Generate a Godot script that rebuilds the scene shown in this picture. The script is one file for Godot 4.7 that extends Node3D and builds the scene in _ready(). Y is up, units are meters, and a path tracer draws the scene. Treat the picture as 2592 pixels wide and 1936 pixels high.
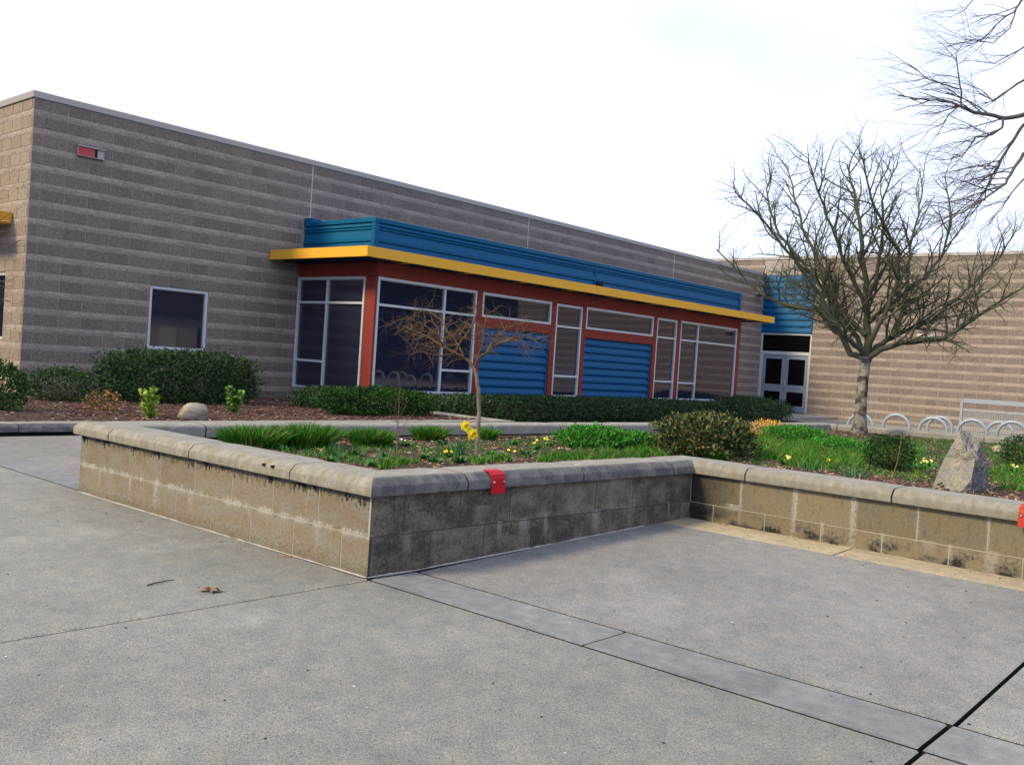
extends Node3D
# School forecourt with a raised block planter. World: x runs along the long facade, z points away from it, y is up, metres.

const EYE := Vector3(0, 1.136, 0)
const FOCAL := 2398.74          # focal length in photograph pixels (2592 x 1936)
const SOIL := 0.425
var view: Basis
var rng := RandomNumberGenerator.new()
var taken := {}
var M := {}
var noise := FastNoiseLite.new()

# ---------------------------------------------------------------- mesh builder
class MB:
	var v := PackedVector3Array()
	var n := PackedVector3Array()
	var uv := PackedVector2Array()
	var c := PackedColorArray()
	var idx := PackedInt32Array()
	var col := Color.WHITE

	func vert(p: Vector3, nn: Vector3, t := Vector2.ZERO) -> int:
		v.append(p); n.append(nn); uv.append(t); c.append(col)
		return v.size() - 1

	# corners run counter-clockwise seen from outside
	func quad(a: Vector3, b: Vector3, d: Vector3, e: Vector3, ta := Vector2.ZERO, tb := Vector2.ZERO, td := Vector2.ZERO, te := Vector2.ZERO) -> void:
		var nn := (b - a).cross(d - a)
		if nn.length_squared() < 1e-16:
			nn = (d - a).cross(e - a)
		nn = nn.normalized()
		var i := vert(a, nn, ta)
		vert(b, nn, tb); vert(d, nn, td); vert(e, nn, te)
		idx.append_array(PackedInt32Array([i, i + 2, i + 1, i, i + 3, i + 2]))

	func tri(a: Vector3, b: Vector3, d: Vector3) -> void:
		var nn := (b - a).cross(d - a).normalized()
		var i := vert(a, nn); vert(b, nn); vert(d, nn)
		idx.append_array(PackedInt32Array([i, i + 2, i + 1]))

	func box(lo: Vector3, hi: Vector3) -> void:
		var p := [Vector3(lo.x, lo.y, hi.z), Vector3(hi.x, lo.y, hi.z), Vector3(hi.x, hi.y, hi.z), Vector3(lo.x, hi.y, hi.z),
			Vector3(lo.x, lo.y, lo.z), Vector3(hi.x, lo.y, lo.z), Vector3(hi.x, hi.y, lo.z), Vector3(lo.x, hi.y, lo.z)]
		quad(p[0], p[1], p[2], p[3]); quad(p[5], p[4], p[7], p[6]); quad(p[4], p[0], p[3], p[7])
		quad(p[1], p[5], p[6], p[2]); quad(p[3], p[2], p[6], p[7]); quad(p[4], p[5], p[1], p[0])

	# box with all edges chamfered by b
	func bevel(lo: Vector3, hi: Vector3, b: float) -> void:
		var m := (lo + hi) * 0.5
		var h := (hi - lo) * 0.5
		var ax := [Vector3.RIGHT, Vector3.UP, Vector3.BACK]
		for i in 3:
			var j := (i + 1) % 3
			var k := (i + 2) % 3
			for s in [-1.0, 1.0]:
				var nrm: Vector3 = ax[i] * s
				var hj: float = h[j] - b
				var hk: float = h[k] - b
				var o: Vector3 = m + nrm * h[i]
				var u: Vector3 = ax[j] * hj
				var w: Vector3 = ax[k] * hk
				if s > 0: quad(o - u - w, o + u - w, o + u + w, o - u + w)
				else: quad(o - w - u, o + w - u, o + w + u, o - w + u)
			# edges along axis i
			for sj in [-1.0, 1.0]:
				for sk in [-1.0, 1.0]:
					var l: Vector3 = ax[i] * (h[i] - b)
					var e1: Vector3 = m + ax[j] * sj * h[j] + ax[k] * sk * (h[k] - b)
					var e2: Vector3 = m + ax[j] * sj * (h[j] - b) + ax[k] * sk * h[k]
					_edge(e1, e2, l, m)
		for sx in [-1.0, 1.0]:
			for sy in [-1.0, 1.0]:
				for sz in [-1.0, 1.0]:
					var s3 := Vector3(sx, sy, sz)
					var q := m + h * s3
					var a := q - Vector3(0, b * sy, b * sz)
					var d := q - Vector3(b * sx, 0, b * sz)
					var e := q - Vector3(b * sx, b * sy, 0)
					if (d - a).cross(e - a).dot(s3) > 0: tri(a, d, e)
					else: tri(a, e, d)

	func _edge(e1: Vector3, e2: Vector3, l: Vector3, m: Vector3) -> void:
		var out := (e1 + e2) * 0.5 - m
		if (l * 2.0).cross(e2 - e1).dot(out) > 0: quad(e1 - l, e1 + l, e2 + l, e2 - l)
		else: quad(e1 + l, e1 - l, e2 - l, e2 + l)

	# a tube along a path; closed with a cone point at the far end
	func tube(p: PackedVector3Array, r: PackedFloat32Array, sides: int, cap := false) -> void:
		var m := p.size()
		var t := (p[1] - p[0]).normalized()
		var s := t.cross(Vector3(0.31, 0.87, 0.38)).normalized()
		var first := v.size()
		for i in m:
			var t2 := t
			if i == m - 1: t2 = (p[i] - p[i - 1]).normalized()
			elif i > 0: t2 = (p[i + 1] - p[i - 1]).normalized()
			if t2.length_squared() < 0.5: t2 = t
			s = (s - t2 * s.dot(t2)).normalized()
			var w := t2.cross(s)
			for k in sides:
				var a := TAU * k / sides
				var d := s * cos(a) + w * sin(a)
				vert(p[i] + d * r[i], d, Vector2(float(k) / sides, float(i)))
			t = t2
		for i in m - 1:
			for k in sides:
				var a := first + i * sides + k
				var b := first + i * sides + (k + 1) % sides
				idx.append_array(PackedInt32Array([a, a + sides, b, b, a + sides, b + sides]))
		if cap:
			for e in [0, m - 1]:
				var tt := (p[0] - p[1]).normalized() if e == 0 else (p[m - 1] - p[m - 2]).normalized()
				var ci := vert(p[e], tt)
				for k in sides:
					var a: int = first + e * sides + k
					var b: int = first + e * sides + (k + 1) % sides
					var i1 := vert(v[a], tt)
					var i2 := vert(v[b], tt)
					if e == 0: idx.append_array(PackedInt32Array([ci, i1, i2]))
					else: idx.append_array(PackedInt32Array([ci, i2, i1]))

	# polygon given counter-clockwise in the xy plane, swept along z from z0 to z1
	func sweep(poly: Array, z0: float, z1: float) -> void:
		var m := poly.size()
		for i in m:
			var a: Vector2 = poly[i]
			var b: Vector2 = poly[(i + 1) % m]
			quad(Vector3(a.x, a.y, z1), Vector3(a.x, a.y, z0), Vector3(b.x, b.y, z0), Vector3(b.x, b.y, z1))
		var tr := Geometry2D.triangulate_polygon(PackedVector2Array(poly))
		for i in range(0, tr.size(), 3):
			var a: Vector2 = poly[tr[i]]
			var b: Vector2 = poly[tr[i + 1]]
			var d: Vector2 = poly[tr[i + 2]]
			if (b - a).cross(d - a) < 0:
				var q := b
				b = d
				d = q
			tri(Vector3(a.x, a.y, z1), Vector3(b.x, b.y, z1), Vector3(d.x, d.y, z1))
			tri(Vector3(a.x, a.y, z0), Vector3(d.x, d.y, z0), Vector3(b.x, b.y, z0))

	# a small folded leaf: base, tip, half width
	func leaf(p: Vector3, along: Vector3, across: Vector3, fold: float) -> void:
		var nrm := along.cross(across).normalized()
		var mid := p + along * 0.5
		var l := mid - across + nrm * fold
		var r := mid + across + nrm * fold
		var tip := p + along
		var n1 := (tip - p).cross(l - p).normalized()
		var n2 := (r - p).cross(tip - p).normalized()
		var i := vert(p, n1, Vector2(0.5, 0)); vert(tip, n1, Vector2(0.5, 1)); vert(l, n1, Vector2(0, 0.5))
		vert(p, n2, Vector2(0.5, 0)); vert(r, n2, Vector2(1, 0.5)); vert(tip, n2, Vector2(0.5, 1))
		idx.append_array(PackedInt32Array([i, i + 2, i + 1, i + 3, i + 5, i + 4]))

	# a grass blade or strap leaf that leaves the ground along d and bends over along bend
	func blade(p: Vector3, d: Vector3, bend: Vector3, h: float, w: float, side: Vector3, steps := 3) -> void:
		var first := v.size()
		for i in steps + 1:
			var t := float(i) / steps
			var q := p + d * (h * t) + bend * (h * t * t)
			var ww := w * (1.0 - t * t * 0.96)
			var tang := (d + bend * 2.0 * t).normalized()
			var nn := side.cross(tang).normalized()
			vert(q - side * ww, nn, Vector2(0, t)); vert(q + side * ww, nn, Vector2(1, t))
		for i in steps:
			var a := first + i * 2
			idx.append_array(PackedInt32Array([a, a + 2, a + 1, a + 1, a + 2, a + 3]))

	func mesh() -> ArrayMesh:
		var arr := []
		arr.resize(Mesh.ARRAY_MAX)
		arr[Mesh.ARRAY_VERTEX] = v
		arr[Mesh.ARRAY_NORMAL] = n
		arr[Mesh.ARRAY_TEX_UV] = uv
		arr[Mesh.ARRAY_COLOR] = c
		arr[Mesh.ARRAY_INDEX] = idx
		var am := ArrayMesh.new()
		am.add_surface_from_arrays(Mesh.PRIMITIVE_TRIANGLES, arr)
		return am

# ---------------------------------------------------------------- naming and tagging
func numbered(parent: Node, called: String) -> String:
	var key := str(parent.get_instance_id()) + called
	var k: int = taken.get(key, 0)
	taken[key] = k + 1
	return called if k == 0 else "%s_%03d" % [called, k]

func tag(o: Node, label: String, category: String, group := "") -> void:
	o.set_meta("label", label)
	o.set_meta("category", category)
	if group != "": o.set_meta("group", group)

func thing(called: String, at: Vector3, label: String, category: String, group := "") -> Node3D:
	var o := Node3D.new()
	o.name = numbered(self, called)
	add_child(o)
	o.position = at
	tag(o, label, category, group)
	return o

func put(called: String, mesh: Mesh, mat: Material, parent: Node = self) -> MeshInstance3D:
	var o := MeshInstance3D.new()
	o.name = numbered(parent, called)
	o.mesh = mesh
	if mat: o.material_override = mat
	o.cast_shadow = GeometryInstance3D.SHADOW_CASTING_SETTING_ON
	parent.add_child(o)
	return o

func struct(called: String, mesh: Mesh, mat: Material) -> MeshInstance3D:
	var o := put(called, mesh, mat)
	o.set_meta("kind", "structure")
	return o

# ---------------------------------------------------------------- from photograph pixels to the place
func ray(px: float, py: float) -> Vector3:
	return view * Vector3((px - 1296.0) / FOCAL, -(py - 968.0) / FOCAL, -1.0)

func on_y(px: float, py: float, y: float) -> Vector3:
	var d := ray(px, py)
	return EYE + d * ((y - EYE.y) / d.y)

func on_z(px: float, py: float, z: float) -> Vector3:
	var d := ray(px, py)
	return EYE + d * ((z - EYE.z) / d.z)

func deep(px: float, py: float, depth: float) -> Vector3:
	return EYE + ray(px, py) * depth

func lin(r: float, g: float, b: float) -> Color:
	return Color(r, g, b).linear_to_srgb()

func rnd(a: float, b: float) -> float:
	return rng.randf_range(a, b)

func any_dir() -> Vector3:
	var z := rnd(-1, 1)
	var a := rnd(0, TAU)
	var s := sqrt(1 - z * z)
	return Vector3(s * cos(a), z, s * sin(a))

func tint(c: Color, amount: float) -> Color:
	var f := 1.0 + rnd(-amount, amount)
	return Color(c.r * f, c.g * f * (1.0 + rnd(-amount, amount) * 0.25), c.b * f * (1.0 + rnd(-amount, amount) * 0.3))

# ---------------------------------------------------------------- computed textures and materials
const GRAIN := 0.604             # mean of the grain textures; base colours are divided by it
func fnl(kind: int, freq: float, seed_value: int, octaves := 3) -> FastNoiseLite:
	var f := FastNoiseLite.new()
	f.noise_type = kind
	f.frequency = freq
	f.seed = seed_value
	f.fractal_octaves = octaves
	return f

func bytes_of(f: FastNoiseLite, w: int, h: int) -> PackedByteArray:
	var im := f.get_seamless_image(w, h, false, false, 0.1, true)
	im.convert(Image.FORMAT_L8)
	return im.get_data()

func tex(im: Image, mips := true) -> ImageTexture:
	if mips: im.generate_mipmaps()
	return ImageTexture.create_from_image(im)

# grain: light and dark specks of the given strength round a mid tone, so that it multiplies a base colour
func grain_image(size: int, fine: float, cell: float, coarse: float, k_fine: float, k_cell: float, k_coarse: float, warm: float, seed_value: int) -> Image:
	var a := bytes_of(fnl(FastNoiseLite.TYPE_SIMPLEX_SMOOTH, fine, seed_value, 2), size, size)
	var cf := fnl(FastNoiseLite.TYPE_CELLULAR, cell, seed_value + 1, 1)
	cf.fractal_type = FastNoiseLite.FRACTAL_NONE
	cf.cellular_return_type = FastNoiseLite.RETURN_CELL_VALUE
	var b := bytes_of(cf, size, size)
	var d := bytes_of(fnl(FastNoiseLite.TYPE_SIMPLEX_SMOOTH, coarse, seed_value + 2, 4), size, size)
	var out := PackedByteArray()
	out.resize(size * size * 3)
	for i in size * size:
		var fa := (a[i] - 128) / 128.0
		var fb := (b[i] - 128) / 128.0
		var fd := (d[i] - 128) / 128.0
		var l := 0.8 * (1.0 + k_fine * fa + k_cell * fb + k_coarse * fd)
		var wv := warm * (fb * 0.7 + fd * 0.5)
		out[i * 3] = clampi(int(255 * l * (1.0 + wv)), 0, 255)
		out[i * 3 + 1] = clampi(int(255 * l), 0, 255)
		out[i * 3 + 2] = clampi(int(255 * l * (1.0 - wv)), 0, 255)
	return Image.create_from_data(size, size, false, Image.FORMAT_RGB8, out)

func bump_image(freq: float, size: int, strength: float, seed_value: int, kind := FastNoiseLite.TYPE_SIMPLEX_SMOOTH) -> ImageTexture:
	var im := fnl(kind, freq, seed_value, 4).get_seamless_image(size, size, false, false, 0.1, true)
	im.convert(Image.FORMAT_RGBA8)
	im.bump_map_to_normal_map(strength)
	return tex(im)

func mat(c: Color, rough := 0.9) -> StandardMaterial3D:
	var m := StandardMaterial3D.new()
	m.albedo_color = c
	m.roughness = rough
	m.metallic_specular = 0.25
	return m

func grained(c: Color, t: Texture2D, repeat_metres: float, rough := 0.92, nrm: Texture2D = null, nscale := 1.0) -> StandardMaterial3D:
	var base := c.srgb_to_linear() / GRAIN if c != Color.WHITE else c
	var m := mat(Color(base.r, base.g, base.b).linear_to_srgb() if c != Color.WHITE else c, rough)
	m.albedo_texture = t
	m.uv1_triplanar = true
	m.uv1_world_triplanar = true
	m.uv1_triplanar_sharpness = 8.0
	m.uv1_scale = Vector3.ONE / repeat_metres
	if nrm:
		m.normal_enabled = true
		m.normal_texture = nrm
		m.normal_scale = nscale
	return m

func leafy(rough := 0.6, back := 0.35) -> StandardMaterial3D:
	var m := mat(Color.WHITE, rough)
	m.vertex_color_use_as_albedo = true
	m.cull_mode = BaseMaterial3D.CULL_DISABLED
	m.backlight_enabled = true
	m.backlight = Color(back * 0.8, back, back * 0.35)
	return m

func painted_by_vertex(rough := 0.9) -> StandardMaterial3D:
	var m := mat(Color.WHITE, rough)
	m.vertex_color_use_as_albedo = true
	return m

func make_materials() -> void:
	var block_grain := tex(grain_image(512, 0.11, 0.10, 0.012, 0.12, 0.12, 0.09, 0.04, 11))
	var split_grain := tex(grain_image(512, 0.09, 0.06, 0.02, 0.14, 0.08, 0.10, 0.04, 21))
	var agg_im := grain_image(1024, 0.3, 0.28, 0.006, 0.08, 0.15, 0.05, 0.035, 31)
	var rg := RandomNumberGenerator.new()
	rg.seed = 99
	for i in 26000:            # pits and pale pebbles left by the washed-out cement
		var dark := rg.randf() < 0.6
		var f := rg.randf_range(0.5, 0.8) if dark else rg.randf_range(1.08, 1.24)
		var x := rg.randi() % 1020
		var y := rg.randi() % 1020
		var w := 1 + rg.randi() % 4
		var h := 1 + rg.randi() % 3
		for yy in h:
			for xx in w:
				var c := agg_im.get_pixel(x + xx, y + yy)
				agg_im.set_pixel(x + xx, y + yy, Color(minf(c.r * f, 1), minf(c.g * f, 1), minf(c.b * f, 1)))
	var agg := tex(agg_im)
	var smooth_grain := tex(grain_image(512, 0.2, 0.2, 0.01, 0.06, 0.05, 0.08, 0.02, 41))
	var soil_grain := tex(grain_image(512, 0.1, 0.08, 0.02, 0.3, 0.4, 0.2, 0.12, 51))
	var bump_fine := bump_image(0.09, 512, 3.0, 61)
	var bump_rough := bump_image(0.035, 512, 7.0, 62)
	M.agg_tex = agg
	M.bump_fine = bump_fine
	M.smooth_grain = smooth_grain
	M.dark_block = []
	M.band_block = []
	M.lit_block = []
	for i in 5:
		var f := 0.91 + 0.045 * i
		M.dark_block.append(grained(lin(0.178 * f, 0.149 * f, 0.137 * f), block_grain, 0.55, 0.95, bump_fine, 0.6))
		M.lit_block.append(grained(lin(0.245 * f, 0.21 * f, 0.175 * f), block_grain, 0.55, 0.95, bump_fine, 0.6))  # dark block lightened: sunlight on the end wall put into its colour
		M.band_block.append(grained(lin(0.286 * f, 0.244 * f, 0.220 * f), split_grain, 0.5, 0.95, bump_rough, 0.5))
	M.dark_rest = grained(Color.WHITE, block_grain, 0.55, 0.95, bump_fine, 0.6)
	M.dark_rest.vertex_color_use_as_albedo = true
	M.band_rest = grained(Color.WHITE, split_grain, 0.5, 0.95, bump_rough, 0.5)
	M.band_rest.vertex_color_use_as_albedo = true
	M.mortar = grained(lin(0.30, 0.28, 0.265), smooth_grain, 0.6, 0.95)
	M.caulk = mat(lin(0.5, 0.48, 0.45), 0.7)
	M.flashing = mat(lin(0.34, 0.325, 0.32), 0.5)
	M.flashing.metallic = 0.3
	M.alu = mat(lin(0.52, 0.56, 0.62), 0.42)
	M.alu.metallic = 0.25
	M.door_alu = mat(lin(0.25, 0.30, 0.37), 0.45)
	M.door_alu.metallic = 0.25
	M.red = grained(lin(0.20, 0.036, 0.028), smooth_grain, 0.7, 0.65)
	M.blue = mat(lin(0.002, 0.08, 0.21), 0.5)
	M.teal = mat(lin(0.002, 0.088, 0.20), 0.5)  # the parapet blue with the sun on its side mixed in
	M.navy = mat(lin(0.01, 0.03, 0.08), 0.6)
	M.yellow = mat(lin(0.66, 0.355, 0.04), 0.55)
	M.shade_cloth = mat(lin(0.06, 0.07, 0.17), 0.9)
	M.room = mat(lin(0.30, 0.28, 0.27), 0.95)
	M.glass = mat(Color(0.14, 0.158, 0.24, 0.7), 0.025)
	M.glass.transparency = BaseMaterial3D.TRANSPARENCY_ALPHA
	M.glass.metallic_specular = 0.7
	M.door_glass = mat(Color(0.05, 0.05, 0.06, 0.7), 0.03)
	M.door_glass.transparency = BaseMaterial3D.TRANSPARENCY_ALPHA
	M.black = mat(lin(0.012, 0.012, 0.014), 0.6)
	M.galv = mat(lin(0.27, 0.32, 0.38), 0.55)
	M.galv.metallic = 0.45
	M.bracket = mat(lin(0.40, 0.010, 0.022), 0.45)
	M.steel = mat(lin(0.62, 0.62, 0.62), 0.25)
	M.steel.metallic = 0.8
	M.white_plastic = mat(lin(0.42, 0.43, 0.45), 0.5)
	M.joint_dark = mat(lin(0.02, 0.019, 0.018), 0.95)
	M.soil = grained(lin(0.06, 0.042, 0.034), soil_grain, 0.8, 1.0, bump_rough, 1.0)
	M.leaf = leafy(0.5, 0.3)
	M.grass = leafy(0.6, 0.4)
	M.leaf_hedge = leafy(0.7, 0.1)
	M.leaf_hedge.metallic_specular = 0.08
	M.petal = leafy(0.6, 0.5)
	M.bark = painted_by_vertex(0.95)
	M.litter = painted_by_vertex(0.95)
	M.litter.cull_mode = BaseMaterial3D.CULL_DISABLED
	M.rock = painted_by_vertex(0.95)
	M.rock.albedo_texture = split_grain
	M.rock.uv1_triplanar = true
	M.rock.uv1_world_triplanar = true
	M.rock.uv1_scale = Vector3.ONE * 2.6
	M.rock.normal_enabled = true
	M.rock.normal_texture = bump_rough
	# paving: aggregate washed out of the concrete; vertex colours carry the old stains and pale patches
	M.paving = grained(Color.WHITE, agg, 0.9, 0.9, bump_image(0.2, 512, 3.0, 63), 0.22)
	M.paving.vertex_color_use_as_albedo = true
	M.strip = grained(Color.WHITE, smooth_grain, 0.7, 0.85, bump_fine, 0.25)
	M.strip.vertex_color_use_as_albedo = true
	M.sealant = grained(lin(0.36, 0.35, 0.335), smooth_grain, 0.2, 0.9)
	M.roof = mat(lin(0.25, 0.25, 0.25), 0.95)
	M.house = mat(lin(0.55, 0.52, 0.42), 0.9)
	M.shingle = mat(lin(0.10, 0.09, 0.085), 0.95)
	M.trim = mat(lin(0.75, 0.75, 0.72), 0.7)

func patchy(c: Color, p: Vector3, k := 0.12) -> Color:
	var f := 1.0 + k * noise.get_noise_3d(p.x * 60, p.y * 60, p.z * 60) + k * 0.7 * noise.get_noise_3d(p.x * 240 + 50, p.y * 200, p.z * 240) + k * 1.3 * noise.get_noise_3d(p.x * 14 + 90, 7, p.z * 14) + k * 1.1 * smoothstep(0.28, 0.5, noise.get_noise_3d(p.x * 40 - 70, 3, p.z * 55)) - k * 1.2 * smoothstep(0.3, 0.55, noise.get_noise_3d(p.x * 70 + 30, 11, p.z * 50))
	return Color(c.r * f, c.g * f, c.b * f)

# ---------------------------------------------------------------- paving
# the forecourt falls a little towards the near planter wall: it rises to the right of the smooth strip
func fall(x: float) -> float:
	return clampf((x - 3.45) / 2.65, 0.0, 1.0) * 0.085

func slab(called: String, parent: Node, x0: float, x1: float, z0: float, z1: float, base: Color, m: Material, step: float, level := 0.0, k := 0.12, tilt := 1.0) -> void:
	var mb := MB.new()
	var nx := maxi(1, int(ceil((x1 - x0) / step)))
	var nz := maxi(1, int(ceil((z1 - z0) / step)))
	var e := 0.006                                   # arrised edge
	var xs := [x0, x0 + e]
	for i in range(1, nx): xs.append(lerpf(x0, x1, float(i) / nx))
	xs.append_array([x1 - e, x1])
	var zs := [z0, z0 + e]
	for i in range(1, nz): zs.append(lerpf(z0, z1, float(i) / nz))
	zs.append_array([z1 - e, z1])
	var w := xs.size()
	for j in zs.size():
		for i in w:
			var rim: bool = i == 0 or j == 0 or i == w - 1 or j == zs.size() - 1
			var p := Vector3(xs[i], fall(xs[i]) * tilt + level - (0.005 if rim else 0.0), zs[j])
			mb.col = patchy(base, p, k) / GRAIN
			mb.col.a = 1
			mb.vert(p, Vector3.UP)
	for j in zs.size() - 1:
		for i in w - 1:
			var a := j * w + i
			mb.idx.append_array(PackedInt32Array([a, a + 1, a + w, a + 1, a + w + 1, a + w]))
	var y0 := level - 0.08
	mb.col = Color(0.03, 0.028, 0.025)       # dirt in the joint
	var e0 := fall(x0) * tilt + level - 0.005
	var e1 := fall(x1) * tilt + level - 0.005
	var c := [Vector3(x0, e0, z1), Vector3(x1, e1, z1), Vector3(x1, e1, z0), Vector3(x0, e0, z0)]
	for i in 4:
		var a: Vector3 = c[i]
		var b: Vector3 = c[(i + 1) % 4]
		mb.quad(Vector3(a.x, y0, a.z), Vector3(b.x, y0, b.z), b, a)
	put(called, mb.mesh(), m, parent)

func build_ground() -> void:
	# base sheet to the horizon: asphalt and earth beyond the forecourt
	var g := MB.new()
	g.quad(Vector3(-400, -0.24, 400), Vector3(400, -0.24, 400), Vector3(400, -0.24, -400), Vector3(-400, -0.24, -400))
	struct("ground", g.mesh(), grained(lin(0.09, 0.088, 0.085), M.smooth_grain, 1.3, 0.95))
	# joint filler under the slabs
	var f := MB.new()
	f.quad(Vector3(-8, -0.028, 6), Vector3(3.46, -0.028, 6), Vector3(3.46, -0.028, -11), Vector3(-8, -0.028, -11))
	f.quad(Vector3(3.46, -0.028, 6), Vector3(6.6, 0.06, 6), Vector3(6.6, 0.06, -4), Vector3(3.46, -0.028, -4))
	f.quad(Vector3(3.46, -0.028, -6), Vector3(13, -0.028, -6), Vector3(13, -0.028, -11), Vector3(3.46, -0.028, -11))
	struct("joint_filler", f.mesh(), M.joint_dark)
	var pave := Node3D.new()
	pave.name = "pavement"
	add_child(pave)
	pave.set_meta("kind", "structure")
	var grey := Color(0.196, 0.196, 0.189)
	var zs := [4.42, 1.75, -0.92, -3.6, -6.22, -8.9, -10.58]
	for r in 6:
		var gap := 0.0085 if zs[r + 1] == -0.92 or zs[r] == -0.92 else 0.007
		for cxy in [[-7.2, -0.9], [-0.892, 3.124]]:
			slab("slab", pave, cxy[0], cxy[1], zs[r + 1] + gap, zs[r] - gap, tint(grey, 0.03), M.paving, 0.07 if cxy[1] > 0 and r > 1 and r < 5 else 0.3)
		if r < 3:
			slab("slab", pave, 3.47, 5.765, zs[r + 1] + gap, zs[r] - gap, tint(Color(0.198, 0.198, 0.192), 0.03), M.paving, 0.07 if r > 0 else 0.3)
		elif r > 3:
			for k in 3:
				slab("slab", pave, 3.462 + k * 2.9, 3.454 + (k + 1) * 2.9, zs[r + 1] + gap, (zs[r] if r > 4 else -6.8) - gap, tint(grey, 0.03), M.paving, 0.3, 0.0, 0.12, 0.0)
	# smooth trowelled strip, in lengths of half a slab
	var z := 4.42
	while z > -10.5:
		var z1 := z - 1.338
		var wide := absf(z + 0.92) < 0.05
		var wide1 := absf(z1 + 0.92) < 0.05
		if not (z1 < -3.65 and z > -6.0):
			slab("strip_slab", pave, 3.142, 3.45, maxf(z1 + (0.0085 if wide1 else 0.005), -10.5), z - (0.0085 if wide else 0.005), tint(Color(0.178, 0.185, 0.195), 0.05), M.strip, 0.06, 0.001, 0.1)
		z = z1
	# sand-coloured strip along the planter
	z = 4.42
	for r in 4:
		slab("border_slab", pave, 5.772, 6.12, (-2.31 if r == 2 else z - 2.21) + 0.006, z - 0.006, tint(Color(0.335, 0.29, 0.205), 0.04), M.strip, 0.08, 0.0, 0.08)
		z = -2.31 if r == 2 else z - 2.21
		if z < -3.7: break
	# yard by the bicycle racks and the landing at the doors
	var y := MB.new()
	for p in [[12.5, 33.7, -17.0, 9.0]]:
		y.col = Color(0.25, 0.24, 0.225) / GRAIN
		y.quad(Vector3(p[0], -0.17, p[3]), Vector3(p[1], -0.17, p[3]), Vector3(p[1], -0.17, p[2]), Vector3(p[0], -0.17, p[2]))
	struct("yard_paving", y.mesh(), M.paving)
	var l := MB.new()
	l.col = Color(0.27, 0.255, 0.235) / GRAIN
	l.bevel(Vector3(28.6, -0.2, -16.8), Vector3(33.5, -0.07, -13.6), 0.01)
	struct("door_landing", l.mesh(), M.strip)

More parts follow.
